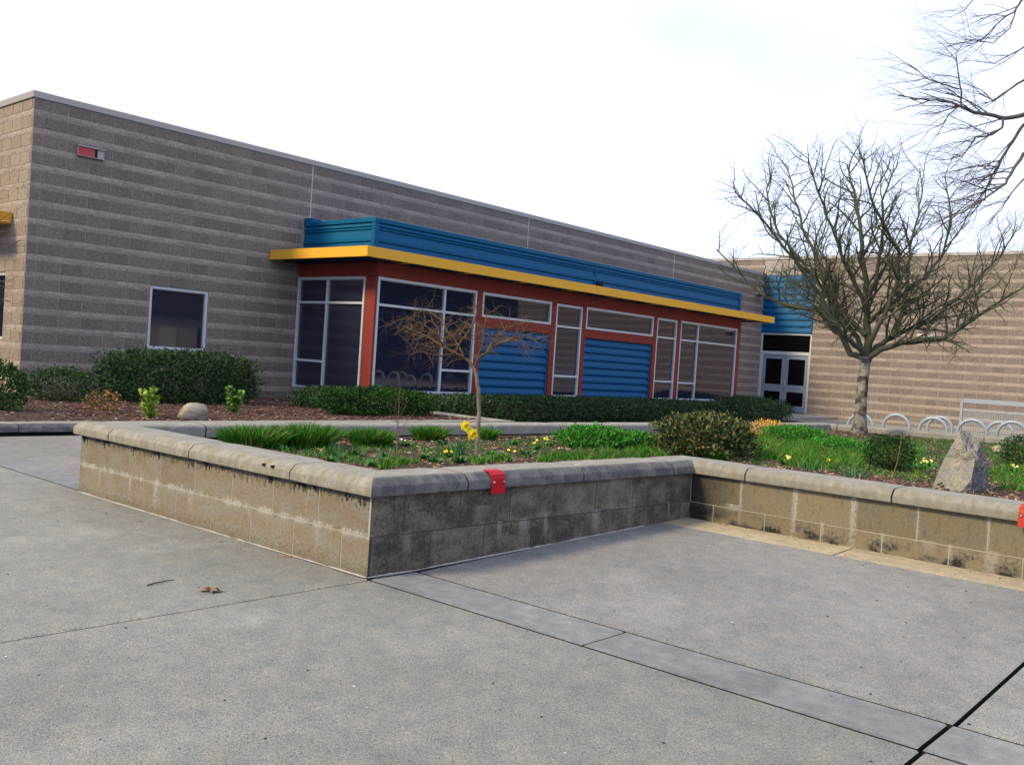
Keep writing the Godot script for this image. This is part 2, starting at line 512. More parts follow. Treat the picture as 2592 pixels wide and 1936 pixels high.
# ---------------------------------------------------------------- planter of split blocks with a coping
# wall texture: speckled block face with dirt, moss, lime streaks and coping shade as seen on that wall
func wall_image(length: float, style: int, drips: Array) -> Image:
	var w := int(length / 0.0022)
	var h := int(0.42 / 0.0022)
	var n1 := fnl(FastNoiseLite.TYPE_SIMPLEX_SMOOTH, 0.02, 100 + style, 4)
	var n2 := fnl(FastNoiseLite.TYPE_SIMPLEX_SMOOTH, 0.35, 110 + style, 2)
	var n3 := fnl(FastNoiseLite.TYPE_SIMPLEX_SMOOTH, 0.08, 120 + style, 3)
	var offs: Array = [[0.083, 0.285], [0.42, 0.22], [0.2, 0.004]][style]
	var tone := []
	var rg := RandomNumberGenerator.new()
	rg.seed = 77 + style
	for k in 64: tone.append([rg.randf_range(-1, 1), rg.randf_range(-1, 1)])
	var out := PackedByteArray()
	out.resize(w * h * 3)
	for j in h:
		var y := (h - 1 - j) * 0.0022
		var row := 0 if y < 0.204 else 1
		for i in w:
			var x := i * 0.0022
			var own: float = tone[row * 32 + int((x - offs[row]) / 0.406 + 1.0)][0]     # each block has a tone of its own
			var big := n1.get_noise_2d(i * 0.5, j * 0.8)
			var fine := n2.get_noise_2d(i, j)
			var mid := n3.get_noise_2d(i, j)
			var r: float
			var g: float
			var b: float
			var streak := n3.get_noise_2d(i * 0.8 + 500, j * 0.22)
			if style == 0:            # clean tan face
				var grey := clampf(0.42 + big * 1.2, 0.0, 1.0)
				r = lerpf(0.196, 0.172, grey); g = lerpf(0.164, 0.162, grey); b = lerpf(0.118, 0.138, grey)
				var f := 1.0 + 0.34 * fine + 0.18 * mid + 0.22 * big + 0.07 * own
				var top := smoothstep(0.355 + 0.05 * mid, 0.385, y + 0.05 * clampf(streak, -0.4, 0.6)) * (0.45 + 0.5 * clampf(0.3 + big * 2.5, 0, 1))  # band under the coping: drip dirt together with the overhang's shade
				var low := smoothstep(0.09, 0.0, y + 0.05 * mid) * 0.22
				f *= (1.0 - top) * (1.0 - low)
				if fine > 0.5 and mid > 0.05: f *= 1.35
				elif fine < -0.55: f *= 0.72
				r *= f; g *= f; b *= f
			elif style == 1:          # face black with algae and soot, paler patches where it has worn
				var stain := clampf(0.66 + 0.22 * own + 0.55 * big + 0.14 * streak + 0.45 * mid, 0.05, 1.0)
				r = lerpf(0.205, 0.05, stain); g = lerpf(0.18, 0.046, stain); b = lerpf(0.14, 0.041, stain)
				var f := 1.0 + 0.5 * fine + 0.2 * mid
				if fine > 0.5: f *= 1.9
				r *= f; g *= f; b *= f
			else:                     # olive face, black mould on the bottom course, darker towards the inner corner
				var grey := clampf(0.3 + big * 0.9, 0.0, 0.9)
				r = lerpf(0.165, 0.150, grey); g = lerpf(0.140, 0.138, grey); b = lerpf(0.090, 0.108, grey)
				var corner := smoothstep(0.55 + 0.25 * mid, 0.0, x)
				var mould_and_corner := clampf(smoothstep(0.19, 0.08, y + 0.05 * mid) * (0.35 + 1.7 * big) + corner * 0.75 + smoothstep(0.15, 0.75, streak) * 0.3, 0.0, 0.85)
				var f := (1.0 + 0.34 * fine + 0.16 * mid + 0.12 * own) * (1.0 - mould_and_corner)
				r *= f; g *= f; b *= f * (1.0 + 0.2 * mould_and_corner)
			# lime washed out of the joints
			var lime := 0.0
			for d in drips:
				# [x, y top, length, half width, strength]
				var dx: float = (x - d[0]) + 0.006 * streak
				if absf(dx) < d[3] * 2.2 and y < d[1] + 0.012 and y > d[1] - d[2]:
					var t: float = (d[1] - y) / d[2]
					var edge: float = smoothstep(d[3] * 2.0, d[3] * 0.4, absf(dx))
					lime = maxf(lime, edge * d[4] * (1.0 - t * 0.8) * clampf(0.75 + 0.8 * mid + 0.4 * fine, 0, 1))
			if style == 0:
				var haze := exp(-pow((y - 0.203 - 0.012 * mid) / (0.012 + 0.02 * clampf(n1.get_noise_2d(i * 0.9, 900), 0, 1)), 2.0)) * clampf(0.6 + 1.8 * n1.get_noise_2d(i * 0.9, 900), 0, 0.9)
				lime = maxf(lime, haze * clampf(0.8 + 0.7 * mid, 0, 1))
			r = lerpf(r, 0.36, lime); g = lerpf(g, 0.36, lime); b = lerpf(b, 0.345, lime)
			var o := (j * w + i) * 3
			out[o] = int(255 * pow(clampf(r, 0, 1), 0.4545)); out[o + 1] = int(255 * pow(clampf(g, 0, 1), 0.4545)); out[o + 2] = int(255 * pow(clampf(b, 0, 1), 0.4545))
	return Image.create_from_data(w, h, false, Image.FORMAT_RGB8, out)

# coping texture: v runs round the profile (0 lower outer edge ... 1 inner edge), u covers 4 m
func coping_image(style: int) -> Image:
	var w := 1600
	var h := 176
	var n1 := fnl(FastNoiseLite.TYPE_SIMPLEX_SMOOTH, 0.012, 200 + style, 4)
	var n2 := fnl(FastNoiseLite.TYPE_SIMPLEX_SMOOTH, 0.4, 210 + style, 2)
	var n3 := fnl(FastNoiseLite.TYPE_SIMPLEX_SMOOTH, 0.07, 220 + style, 3)
	var out := PackedByteArray()
	out.resize(w * h * 3)
	for j in h:
		var v := float(j) / h
		for i in w:
			var big := n1.get_noise_2d(i, j * 1.5)
			var fine := n2.get_noise_2d(i, j)
			var mid := n3.get_noise_2d(i, j)
			var streak := n3.get_noise_2d(i * 0.55 + 300, j * 0.3)
			var c := Vector3(0.238, 0.232, 0.208) * (1.0 + 0.2 * fine + 0.12 * mid + 0.2 * big)
			var front := smoothstep(0.40 + 0.05 * mid, 0.33, v)
			if style == 0:
				c = c.lerp(Vector3(0.17, 0.142, 0.09), front * clampf(0.2 + streak * 0.7, 0, 0.6))
				if fine * 0.6 + mid < -0.72: c *= 0.35
			elif style == 1:
				c = c.lerp(Vector3(0.085, 0.086, 0.094) * (1.0 + 0.5 * fine + 0.3 * mid), front * clampf(0.8 + 0.35 * streak + 0.6 * big, 0.2, 0.98))
			else:
				c = c.lerp(Vector3(0.14, 0.122, 0.088) * (1.0 + 0.3 * fine), front * clampf(0.3 + 0.5 * streak + 0.4 * big, 0, 0.85))
			# scuffed pale lines across the top
			var scuff := n1.get_noise_2d(i * 2.0 - j * 5.0, 700.0)
			if v > 0.43: c = c.lerp(Vector3(0.40, 0.395, 0.38), clampf((scuff - 0.38) * 5.0, 0, 0.7) * clampf(0.7 + mid, 0, 1))
			var o := (j * w + i) * 3
			out[o] = int(255 * pow(clampf(c.x, 0, 1), 0.4545)); out[o + 1] = int(255 * pow(clampf(c.y, 0, 1), 0.4545)); out[o + 2] = int(255 * pow(clampf(c.z, 0, 1), 0.4545))
	return Image.create_from_data(w, h, false, Image.FORMAT_RGB8, out)

const COPE := [[-0.03, 0.004], [0.036, 0.004], [0.042, 0.010], [0.043, 0.052], [0.037, 0.062], [0.014, 0.088], [-0.002, 0.096], [-0.03, 0.0985], [-0.10, 0.1], [-0.18, 0.1], [-0.24, 0.098], [-0.262, 0.088], [-0.27, 0.07], [-0.27, 0.0]]

# one coping stone from t0 to t1 along a wall; k0 and k1 are the mitres (offset along the wall per metre outward)
func coping_stone(a: Vector3, d: Vector3, out: Vector3, t0: float, t1: float, k0: float, k1: float, wobble: float) -> ArrayMesh:
	var mb := MB.new()
	var m := COPE.size()
	var len_v := [0.0]
	for i in range(1, m): len_v.append(len_v[i - 1] + Vector2(COPE[i][0], COPE[i][1]).distance_to(Vector2(COPE[i - 1][0], COPE[i - 1][1])))
	var pts := []
	var nrm := []
	for i in m:
		var e: Vector2 = Vector2(COPE[mini(i + 1, m - 1)][0], COPE[mini(i + 1, m - 1)][1]) - Vector2(COPE[maxi(i - 1, 0)][0], COPE[maxi(i - 1, 0)][1])
		var n2 := Vector2(e.y, -e.x).normalized()
		nrm.append((out * n2.x + Vector3.UP * n2.y).normalized())
	var steps := maxi(2, int((t1 - t0) / 0.12))
	for s in steps + 1:
		var f := float(s) / steps
		for i in m:
			var o: float = COPE[i][0]
			var u0 := t0 + (o * k0 if k0 != 0.0 else 0.0)
			var u1 := t1 + (o * k1 if k1 != 0.0 else 0.0)
			var u := lerpf(u0, u1, f)
			# eased ends
			var pinch := 0.0
			if (s == 0 and k0 == 0.0) or (s == steps and k1 == 0.0): pinch = 0.004
			var jig := 0.0022 * noise.get_noise_2d(u * 900 + i * 31, wobble * 77)
			var p: Vector3 = a + d * u + out * (o + jig - signf(o + 0.1) * pinch) + Vector3.UP * (0.41 + COPE[i][1] + jig * 0.6 - (pinch if COPE[i][1] > 0.05 else 0.0))
			mb.vert(p, nrm[i], Vector2((u + wobble) / 4.0, len_v[i] / len_v[m - 1]))
	for s in steps:
		for i in m - 1:
			var q := s * m + i
			mb.idx.append_array(PackedInt32Array([q, q + 1, q + m, q + 1, q + m + 1, q + m]))
	for e in 2:
		var base := (steps if e == 1 else 0) * m
		var ctr := Vector3.ZERO
		for i in m: ctr += mb.v[base + i] / m
		var nn := d if e == 1 else -d
		for i in m:
			var i1 := mb.vert(ctr, nn, Vector2(0, 0.1))
			mb.vert(mb.v[base + i], nn, Vector2(0, 0.1)); mb.vert(mb.v[base + (i + 1) % m], nn, Vector2(0, 0.1))
			mb.idx.append_array(PackedInt32Array([i1, i1 + 1, i1 + 2] if e == 1 else [i1, i1 + 2, i1 + 1]))
	# underside
	return mb.mesh()

func build_planter() -> void:
	var corners := [Vector2(3.10, -6.78), Vector2(3.148, -3.640), Vector2(6.120, -3.545), Vector2(5.98, 2.6), Vector2(17.2, 2.6), Vector2(15.42, -3.4), Vector2(14.45, -6.15)]
	var t := thing("planter", Vector3(3.15, 0, -3.65), "raised planter of tan and black-stained concrete blocks with rounded coping", "planter")
	var base := Vector3(3.15, 0, -3.65)
	var imgs := []
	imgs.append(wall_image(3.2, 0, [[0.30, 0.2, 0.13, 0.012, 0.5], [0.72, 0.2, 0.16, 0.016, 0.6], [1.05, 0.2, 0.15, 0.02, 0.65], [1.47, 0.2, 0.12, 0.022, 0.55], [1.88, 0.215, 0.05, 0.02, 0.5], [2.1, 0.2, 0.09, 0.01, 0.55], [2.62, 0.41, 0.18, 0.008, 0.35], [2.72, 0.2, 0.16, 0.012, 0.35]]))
	imgs.append(wall_image(3.0, 1, [[0.25, 0.2, 0.15, 0.02, 0.35], [0.95, 0.2, 0.1, 0.014, 0.75], [1.03, 0.25, 0.06, 0.008, 0.5], [1.16, 0.2, 0.11, 0.03, 0.6], [1.36, 0.22, 0.13, 0.010, 0.65], [0.80, 0.3, 0.06, 0.05, 0.35], [1.86, 0.205, 0.17, 0.03, 0.6], [2.05, 0.4, 0.2, 0.06, 0.3], [2.25, 0.25, 0.1, 0.03, 0.3], [2.7, 0.2, 0.1, 0.012, 0.5], [0.02, 0.02, 0.02, 0.5, 0.0]]))
	imgs.append(wall_image(4.4, 2, [[0.41, 0.4, 0.30, 0.009, 0.75], [0.36, 0.22, 0.04, 0.045, 0.6], [0.816, 0.4, 0.36, 0.014, 0.95], [1.222, 0.4, 0.36, 0.015, 0.95], [1.02, 0.2, 0.1, 0.012, 0.5], [1.628, 0.4, 0.25, 0.007, 0.6], [1.42, 0.2, 0.1, 0.012, 0.35], [1.7, 0.2, 0.08, 0.03, 0.3], [2.034, 0.4, 0.2, 0.008, 0.6], [1.83, 0.2, 0.16, 0.012, 0.45], [2.06, 0.2, 0.2, 0.028, 0.5], [2.44, 0.4, 0.3, 0.01, 0.6]]))
	var face_mats := []
	for im in imgs:
		var m := mat(Color.WHITE, 0.95)
		m.albedo_texture = tex(im)
		m.texture_repeat = true
		m.normal_enabled = true
		m.normal_texture = M.bump_fine
		m.normal_scale = 0.5
		m.uv1_scale = Vector3.ONE
		m.normal_enabled = false
		face_mats.append(m)
	var cope_mats := []
	for s in 3:
		var m := mat(Color.WHITE, 0.92)
		m.albedo_texture = tex(coping_image(s))
		cope_mats.append(m)
	var core := MB.new()
	var nc := corners.size()
	var lens := [3.2, 3.0, 4.4]
	for i in nc:
		var a2: Vector2 = corners[i]
		var b2: Vector2 = corners[(i + 1) % nc]
		var p2: Vector2 = corners[(i + nc - 1) % nc]
		var n2: Vector2 = corners[(i + 2) % nc]
		var d2 := (b2 - a2).normalized()
		var o2 := Vector2(-d2.y, d2.x)
		var length := a2.distance_to(b2)
		var a := Vector3(a2.x, 0, a2.y)
		var d := Vector3(d2.x, 0, d2.y)
		var out := Vector3(o2.x, 0, o2.y)
		var k0 := -tan((a2 - p2).normalized().angle_to(d2) * -0.5)
		var k1 := tan(d2.angle_to((n2 - b2).normalized()) * -0.5)
		# mortar core behind the block faces, 0.2 m thick
		core.col = Color(0.30, 0.285, 0.25) if i != 1 else Color(0.06, 0.058, 0.055)
		var q := []
		for y in [-0.2, 0.412]:
			for o in [-0.0012, -0.2]:
				for e in 2:
					var u: float = (o * k0 if e == 0 else length + o * k1)
					q.append(a + d * u + out * o + Vector3.UP * y - base)
		core.quad(q[0], q[1], q[5], q[4]); core.quad(q[3], q[2], q[6], q[7]); core.quad(q[4], q[5], q[7], q[6])
		# coping stones
		var joints := [0.0]
		var phase: float = [0.465, 0.64, 0.452, 0.5, 0.5, 0.6, 0.35][i]
		var u := phase
		while u < length - 0.12:
			joints.append(u)
			u += 1.02
		joints.append(length)
		for s in joints.size() - 1:
			var first: bool = s == 0
			var last: bool = s == joints.size() - 2
			var me := coping_stone(a - base, d, out, joints[s] + (0.0 if first else 0.006), joints[s + 1] - (0.0 if last else 0.006), k0 if first else 0.0, k1 if last else 0.0, s * 1.37 + i * 0.6)
			var cm: Material = cope_mats[[0, 1, 2, 2, 2, 2, 1][i]]
			put("coping_stone", me, cm, t)
		# blocks: two courses
		for row in 2:
			var y0 := row * 0.204 + 0.002
			var y1 := y0 + (0.199 if row == 0 else 0.207)
			var off: float = [[0.083, 0.285], [0.42, 0.22], [0.2, 0.004], [0.1, 0.3], [0.1, 0.3], [0.1, 0.3], [0.1, 0.3]][i][row]
			var x := off - 0.406
			while x < length:
				var x0 := maxf(x + 0.003, 0.0)
				var x1 := minf(x + 0.403, length)
				if x1 - x0 > 0.03:
					var bb := MB.new()
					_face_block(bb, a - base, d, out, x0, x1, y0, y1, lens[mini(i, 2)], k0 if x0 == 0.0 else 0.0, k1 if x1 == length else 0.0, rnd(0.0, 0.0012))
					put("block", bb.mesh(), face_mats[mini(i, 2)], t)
				x += 0.406
	put("mortar", core.mesh(), painted_by_vertex(0.95), t)
	# old bolt holes in the tan side's coping
	for q in [[665, 1176], [687, 1181]]:
		var c := on_x(q[0], q[1], 3.085)
		var hb := MB.new()
		hb.tube(PackedVector3Array([c + Vector3(0.02, 0, 0) - base, c + Vector3(-0.004, 0, 0) - base]), PackedFloat32Array([0.008, 0.008]), 10, true)
		put("bolt_hole", hb.mesh(), M.joint_dark, t)
	# white sealant bead where the walls meet the paving
	for w in [[0, 0.0, 3.14], [1, 0.0, 2.4]]:
		var a2: Vector2 = corners[w[0]]
		var b2: Vector2 = corners[w[0] + 1]
		var d2 := (b2 - a2).normalized()
		var o2 := Vector2(-d2.y, d2.x)
		var pts := PackedVector3Array()
		var rr := PackedFloat32Array()
		for s in 49:
			var u: float = lerpf(w[1], w[2], s / 48.0)
			var p: Vector2 = a2 + d2 * u + o2 * 0.004
			pts.append(Vector3(p.x, fall(p.x) + 0.001, p.y) - base)
			rr.append(0.0045 * (1.0 + 1.3 * noise.get_noise_2d(u * 400, 5)))
		var mb := MB.new()
		mb.tube(pts, rr, 6)
		put("sealant_bead", mb.mesh(), M.sealant, t)
	# soil fill
	var s := MB.new()
	var ring := PackedVector2Array()
	for i in nc:
		var c2: Vector2 = corners[i]
		var p2: Vector2 = (c2 - corners[(i + nc - 1) % nc]).normalized()
		var q2: Vector2 = (corners[(i + 1) % nc] - c2).normalized()
		var o := (Vector2(-p2.y, p2.x) + Vector2(-q2.y, q2.x))
		ring.append(c2 - o * 0.19 / maxf(0.5, o.length_squared() * 0.5))
	var gx := 90
	var gz := 60
	for j in gz + 1:
		for i in gx + 1:
			var p := Vector2(lerpf(3.2, 17.0, float(i) / gx), lerpf(-6.7, 2.5, float(j) / gz))
			s.vert(Vector3(p.x, soil_y(p.x, p.y), p.y), Vector3.UP)
	for j in gz:
		for i in gx:
			var q := j * (gx + 1) + i
			var ok := true
			for k in [q, q + 1, q + gx + 1, q + gx + 2]:
				if not Geometry2D.is_point_in_polygon(Vector2(s.v[k].x, s.v[k].z), ring): ok = false
			if ok: s.idx.append_array(PackedInt32Array([q, q + 1, q + gx + 1, q + 1, q + gx + 2, q + gx + 1]))
	for i in nc:    # skirt that closes the sheet against the walls
		var r0 := ring[i]
		var r1 := ring[(i + 1) % nc]
		var m := (ring[0] + ring[3]) * 0.5
		var d := (r1 - r0).normalized()
		var inn := Vector2(d.y, -d.x)
		s.quad(Vector3(r0.x, SOIL - 0.03, r0.y), Vector3(r1.x, SOIL - 0.03, r1.y), Vector3(r1.x + inn.x * 0.3, SOIL - 0.02, r1.y + inn.y * 0.3), Vector3(r0.x + inn.x * 0.3, SOIL - 0.02, r0.y + inn.y * 0.3))
	var so := struct("soil", s.mesh(), M.soil)
	var body := MB.new()   # the soil's depth
	planter_ring = ring

var planter_ring := PackedVector2Array()

func soil_y(x: float, z: float) -> float:
	return SOIL + 0.018 * noise.get_noise_2d(x * 90, z * 90) - 0.05 * smoothstep(-5.6, -6.4, z)

func _face_block(b: MB, a: Vector3, d: Vector3, out: Vector3, x0: float, x1: float, y0: float, y1: float, image_len: float, k0: float, k1: float, proud: float) -> void:
	var c := 0.0015
	var up := Vector3.UP
	var P := func(x: float, y: float, o: float) -> Vector3:
		var u := x
		if k0 != 0.0 and x < x0 + c * 1.5: u += o * k0
		if k1 != 0.0 and x > x1 - c * 1.5: u += o * k1
		return a + d * u + up * y + out * o
	var T := func(x: float, y: float) -> Vector2: return Vector2(x / image_len, 1.0 - y / 0.42)
	var xa := x0 + (c if k0 == 0.0 else 0.0)
	var xb := x1 - (c if k1 == 0.0 else 0.0)
	b.quad(P.call(xa, y0 + c, proud), P.call(xb, y0 + c, proud), P.call(xb, y1 - c, proud), P.call(xa, y1 - c, proud), T.call(xa, y0 + c), T.call(xb, y0 + c), T.call(xb, y1 - c), T.call(xa, y1 - c))
	var back := -0.02
	var f := [P.call(xa, y0 + c, proud), P.call(xb, y0 + c, proud), P.call(xb, y1 - c, proud), P.call(xa, y1 - c, proud)]
	var r := [P.call(x0, y0, proud - c), P.call(x1, y0, proud - c), P.call(x1, y1, proud - c), P.call(x0, y1, proud - c)]
	var k := [P.call(x0, y0, back), P.call(x1, y0, back), P.call(x1, y1, back), P.call(x0, y1, back)]
	var tt := [T.call(x0, y0), T.call(x1, y0), T.call(x1, y1), T.call(x0, y1)]
	for i in 4:
		var j := (i + 1) % 4
		b.quad(r[i], r[j], f[j], f[i], tt[i], tt[j], tt[j], tt[i])
		b.quad(k[i], k[j], r[j], r[i], tt[i], tt[j], tt[j], tt[i])

# ---------------------------------------------------------------- block walls
# a flat wall with rectangular openings [u0, y0, u1, y1], thick m, in the frame of its parent (x along, y up, z out)
func wall_body(u0: float, u1: float, y0: float, y1: float, openings: Array, thick: float) -> ArrayMesh:
	var us := [u0, u1]
	for o in openings:
		for k in [o[0], o[2]]:
			if k > u0 and k < u1 and not us.has(k): us.append(k)
	us.sort()
	var mb := MB.new()
	for i in us.size() - 1:
		var mid: float = (us[i] + us[i + 1]) * 0.5
		var cuts := []
		for o in openings:
			if mid > o[0] and mid < o[2]: cuts.append([o[1], o[3]])
		cuts.sort_custom(func(p, q): return p[0] < q[0])
		var y := y0
		for c in cuts:
			if c[0] > y + 0.001: mb.box(Vector3(us[i], y, -thick), Vector3(us[i + 1], c[0], 0))
			y = maxf(y, c[1])
		if y < y1 - 0.001: mb.box(Vector3(us[i], y, -thick), Vector3(us[i + 1], y1, 0))
	return mb.mesh()

# blocks in 8 inch courses with 4 inch split-faced bands between, laid over the wall body
func lay_blocks(root: Node3D, fr: Transform3D, u0: float, u1: float, y0: float, y1: float, phase: float, openings: Array, most: int, prefix := "") -> void:
	var rects := [[], []]
	var k := -9
	while 2.13 + 0.3048 * k < y1:
		var b := 2.13 + 0.3048 * k
		for kind in 2:
			var ya := b if kind == 0 else b + 0.2032
			var yb := b + 0.2032 if kind == 0 else b + 0.3048
			ya = maxf(ya, y0); yb = minf(yb, y1)
			if yb - ya < 0.03: continue
			var spans := [[u0, u1]]
			for o in openings:
				var lap: float = minf(yb, o[3]) - maxf(ya, o[1])
				if lap > (yb - ya) * 0.5:
					var nx := []
					for s in spans:
						if o[2] <= s[0] or o[0] >= s[1]: nx.append(s); continue
						if o[0] > s[0]: nx.append([s[0], o[0]])
						if o[2] < s[1]: nx.append([o[2], s[1]])
					spans = nx
			var x := u0 + phase + (0.2032 if kind == 1 else 0.0) - 0.8128
			while x < u1:
				for s in spans:
					var xa := maxf(x, s[0])
					var xb := minf(x + 0.4064, s[1])
					if xb - xa > 0.03: rects[kind].append([xa, xb, ya, yb])
				x += 0.4064
		k += 1
	for kind in 2:
		var eye := fr.affine_inverse() * EYE
		var list: Array = rects[kind]
		list.sort_custom(func(p, q): return Vector3((p[0] + p[1]) * 0.5, (p[2] + p[3]) * 0.5, 0).distance_squared_to(eye) < Vector3((q[0] + q[1]) * 0.5, (q[2] + q[3]) * 0.5, 0).distance_squared_to(eye))
		var shapes := {}
		var mats: Array = (M.dark_block if kind == 0 else M.band_block) if prefix != "end_" else (M.lit_block if kind == 0 else M.band_block)
		var nm := prefix + ("block" if kind == 0 else "band_block")
		var count := mini(most, list.size())
		for i in count:
			var r: Array = list[i]
			var key := "%.2f %.2f %d" % [r[1] - r[0], r[3] - r[2], rng.randi() % 3 if kind == 1 else 0]
			if not shapes.has(key): shapes[key] = block_shape(r[1] - r[0], r[3] - r[2], kind)
			var o := put(nm, shapes[key], mats[rng.randi() % 5], root)
			o.transform = fr * Transform3D(Basis.IDENTITY, Vector3((r[0] + r[1]) * 0.5, (r[2] + r[3]) * 0.5, 0))
		if list.size() > count:
			var mm := MultiMesh.new()
			mm.transform_format = MultiMesh.TRANSFORM_3D
			mm.use_colors = true
			mm.mesh = block_shape(0.4064, 0.2032 if kind == 0 else 0.1016, kind)
			mm.instance_count = list.size() - count
			for i in mm.instance_count:
				var r: Array = list[count + i]
				mm.set_instance_transform(i, fr * Transform3D(Basis.from_scale(Vector3((r[1] - r[0]) / 0.4064, (r[3] - r[2]) / (0.2032 if kind == 0 else 0.1016), 1)), Vector3((r[0] + r[1]) * 0.5, (r[2] + r[3]) * 0.5, 0)))
				var f := (0.91 + 0.045 * (rng.randi() % 5)) / GRAIN
				if prefix == "end_" and kind == 0: f *= 1.32  # same sunlight mixed into the remaining end wall blocks
				mm.set_instance_color(i, Color(0.178 * f, 0.149 * f, 0.137 * f) if kind == 0 else Color(0.286 * f, 0.244 * f, 0.220 * f))
			var mi := MultiMeshInstance3D.new()
			mi.name = numbered(root, nm + "_courses")
			mi.multimesh = mm
			mi.material_override = M.dark_rest if kind == 0 else M.band_rest
			mi.set_meta("kind", "stuff")
			root.add_child(mi)

func block_shape(w: float, h: float, kind: int) -> ArrayMesh:
	var mb := MB.new()
	var j := 0.0045
	var c := 0.004
	var x := w * 0.5 - j
	var y := h * 0.5 - j
	if kind == 0:
		var z := 0.006
		var f := [Vector3(-x + c, -y + c, z), Vector3(x - c, -y + c, z), Vector3(x - c, y - c, z), Vector3(-x + c, y - c, z)]
		var r := [Vector3(-x, -y, -0.01), Vector3(x, -y, -0.01), Vector3(x, y, -0.01), Vector3(-x, y, -0.01)]
		mb.quad(f[0], f[1], f[2], f[3])
		for i in 4: mb.quad(r[i], r[(i + 1) % 4], f[(i + 1) % 4], f[i])
	else:                    # split face: an uneven front
		var nx := 5
		var g := []
		for q in 3:
			var row := []
			for i in nx + 1:
				var zz := 0.009 + rnd(-0.003, 0.004) if q == 1 else 0.005 + rnd(-0.001, 0.002)
				if i == 0 or i == nx: zz -= 0.004
				row.append(Vector3(lerpf(-x, x, float(i) / nx), [-y, rnd(-0.3, 0.3) * y, y][q], zz))
			g.append(row)
		for q in 2:
			for i in nx: mb.quad(g[q][i], g[q][i + 1], g[q + 1][i + 1], g[q + 1][i])
		for i in nx:
			for q in [0, 2]:
				var a: Vector3 = g[q][i]
				var b: Vector3 = g[q][i + 1]
				if q == 0: mb.quad(Vector3(a.x, a.y, -0.01), Vector3(b.x, b.y, -0.01), b, a)
				else: mb.quad(a, b, Vector3(b.x, b.y, -0.01), Vector3(a.x, a.y, -0.01))
		for q in 2:
			for i in [0, nx]:
				var a: Vector3 = g[q][i]
				var b: Vector3 = g[q + 1][i]
				mb.quad(Vector3(a.x, a.y, -0.01), a, b, Vector3(b.x, b.y, -0.01))
	return mb.mesh()

# a glazed opening: frame bars and panes in the frame fr. bars: [u0, y0, u1, y1]; panes the same plus an optional blind
func glazing(root: Node3D, called: String, fr: Transform3D, outer: Array, bars: Array, panes: Array, label := "", m_frame: Material = null, m_pane: Material = null) -> Node3D:
	var w := 0.052
	if m_frame == null: m_frame = M.alu
	if m_pane == null: m_pane = M.glass
	var mb := MB.new()
	var u0: float = outer[0]
	var y0: float = outer[1]
	var u1: float = outer[2]
	var y1: float = outer[3]
	mb.bevel(Vector3(u0, y0, -0.09), Vector3(u0 + w, y1, 0.012), 0.004)
	mb.bevel(Vector3(u1 - w, y0, -0.09), Vector3(u1, y1, 0.012), 0.004)
	mb.bevel(Vector3(u0 + w, y1 - w, -0.09), Vector3(u1 - w, y1, 0.010), 0.004)
	mb.bevel(Vector3(u0 + w, y0, -0.09), Vector3(u1 - w, y0 + w, 0.010), 0.004)
	# the reglet above and the groove in the head that reads as a double line
	mb.box(Vector3(u0 + w, y1 - w - 0.012, -0.05), Vector3(u1 - w, y1 - w - 0.001, -0.02))
	var o := put(called, mb.mesh(), m_frame, root)
	o.transform = fr
	if label != "": o.set_meta("label", label)
	for b in bars:
		var bb := MB.new()
		bb.bevel(Vector3(b[0], b[1], -0.08), Vector3(b[2], b[3], 0.006), 0.004)
		put("mullion", bb.mesh(), m_frame, o)
	for p in panes:
		var pb := MB.new()
		pb.box(Vector3(p[0] - 0.004, p[1] - 0.004, -0.048), Vector3(p[2] + 0.004, p[3] + 0.004, -0.042))
		put("pane", pb.mesh(), m_pane, o)
		if p.size() > 4 and p[4]:
			var sb := MB.new()
			sb.box(Vector3(p[0] + 0.012, p[1], -0.16), Vector3(p[2] - 0.006, p[3] + 0.02, -0.155))
			put("blind", sb.mesh(), M.shade_cloth, o)
	return o

# horizontally ribbed sheet: one slat, x from 0 to w, height h, deep d
func slat_shape(w: float, h: float, d: float) -> ArrayMesh:
	var mb := MB.new()
	var poly := [Vector2(0, 0), Vector2(d, 0.018), Vector2(d, h * 0.32), Vector2(0.006, h), Vector2(-0.01, h), Vector2(-0.01, 0)]
	mb.sweep(poly, 0, w)
	return mb.mesh()

# slats swept along local x of fr
func slats(root: Node3D, fr: Transform3D, u0: float, u1: float, ys: Array, d: float, m: Material, called := "slat") -> void:
	var turn := Transform3D(Basis(Vector3(0, 0, 1), Vector3(0, 1, 0), Vector3(-1, 0, 0)), Vector3.ZERO)   # sweep axis z -> -u
	for i in ys.size() - 1:
		var o := put(called, slat_shape(u1 - u0, ys[i + 1] - ys[i], d), m, root)
		o.transform = fr * Transform3D(Basis.IDENTITY, Vector3(u1, ys[i], 0)) * turn

func spread(a: float, b: float, n: int) -> Array:
	var out := []
	for i in n + 1: out.append(lerpf(a, b, float(i) / n))
	return out

const ZF := -16.87     # facade plane
const XE := 6.59       # end wall plane
const XW := 33.6       # wing wall plane
const XB := 12.14      # bay side plane
const ZB := -14.32     # bay front plane

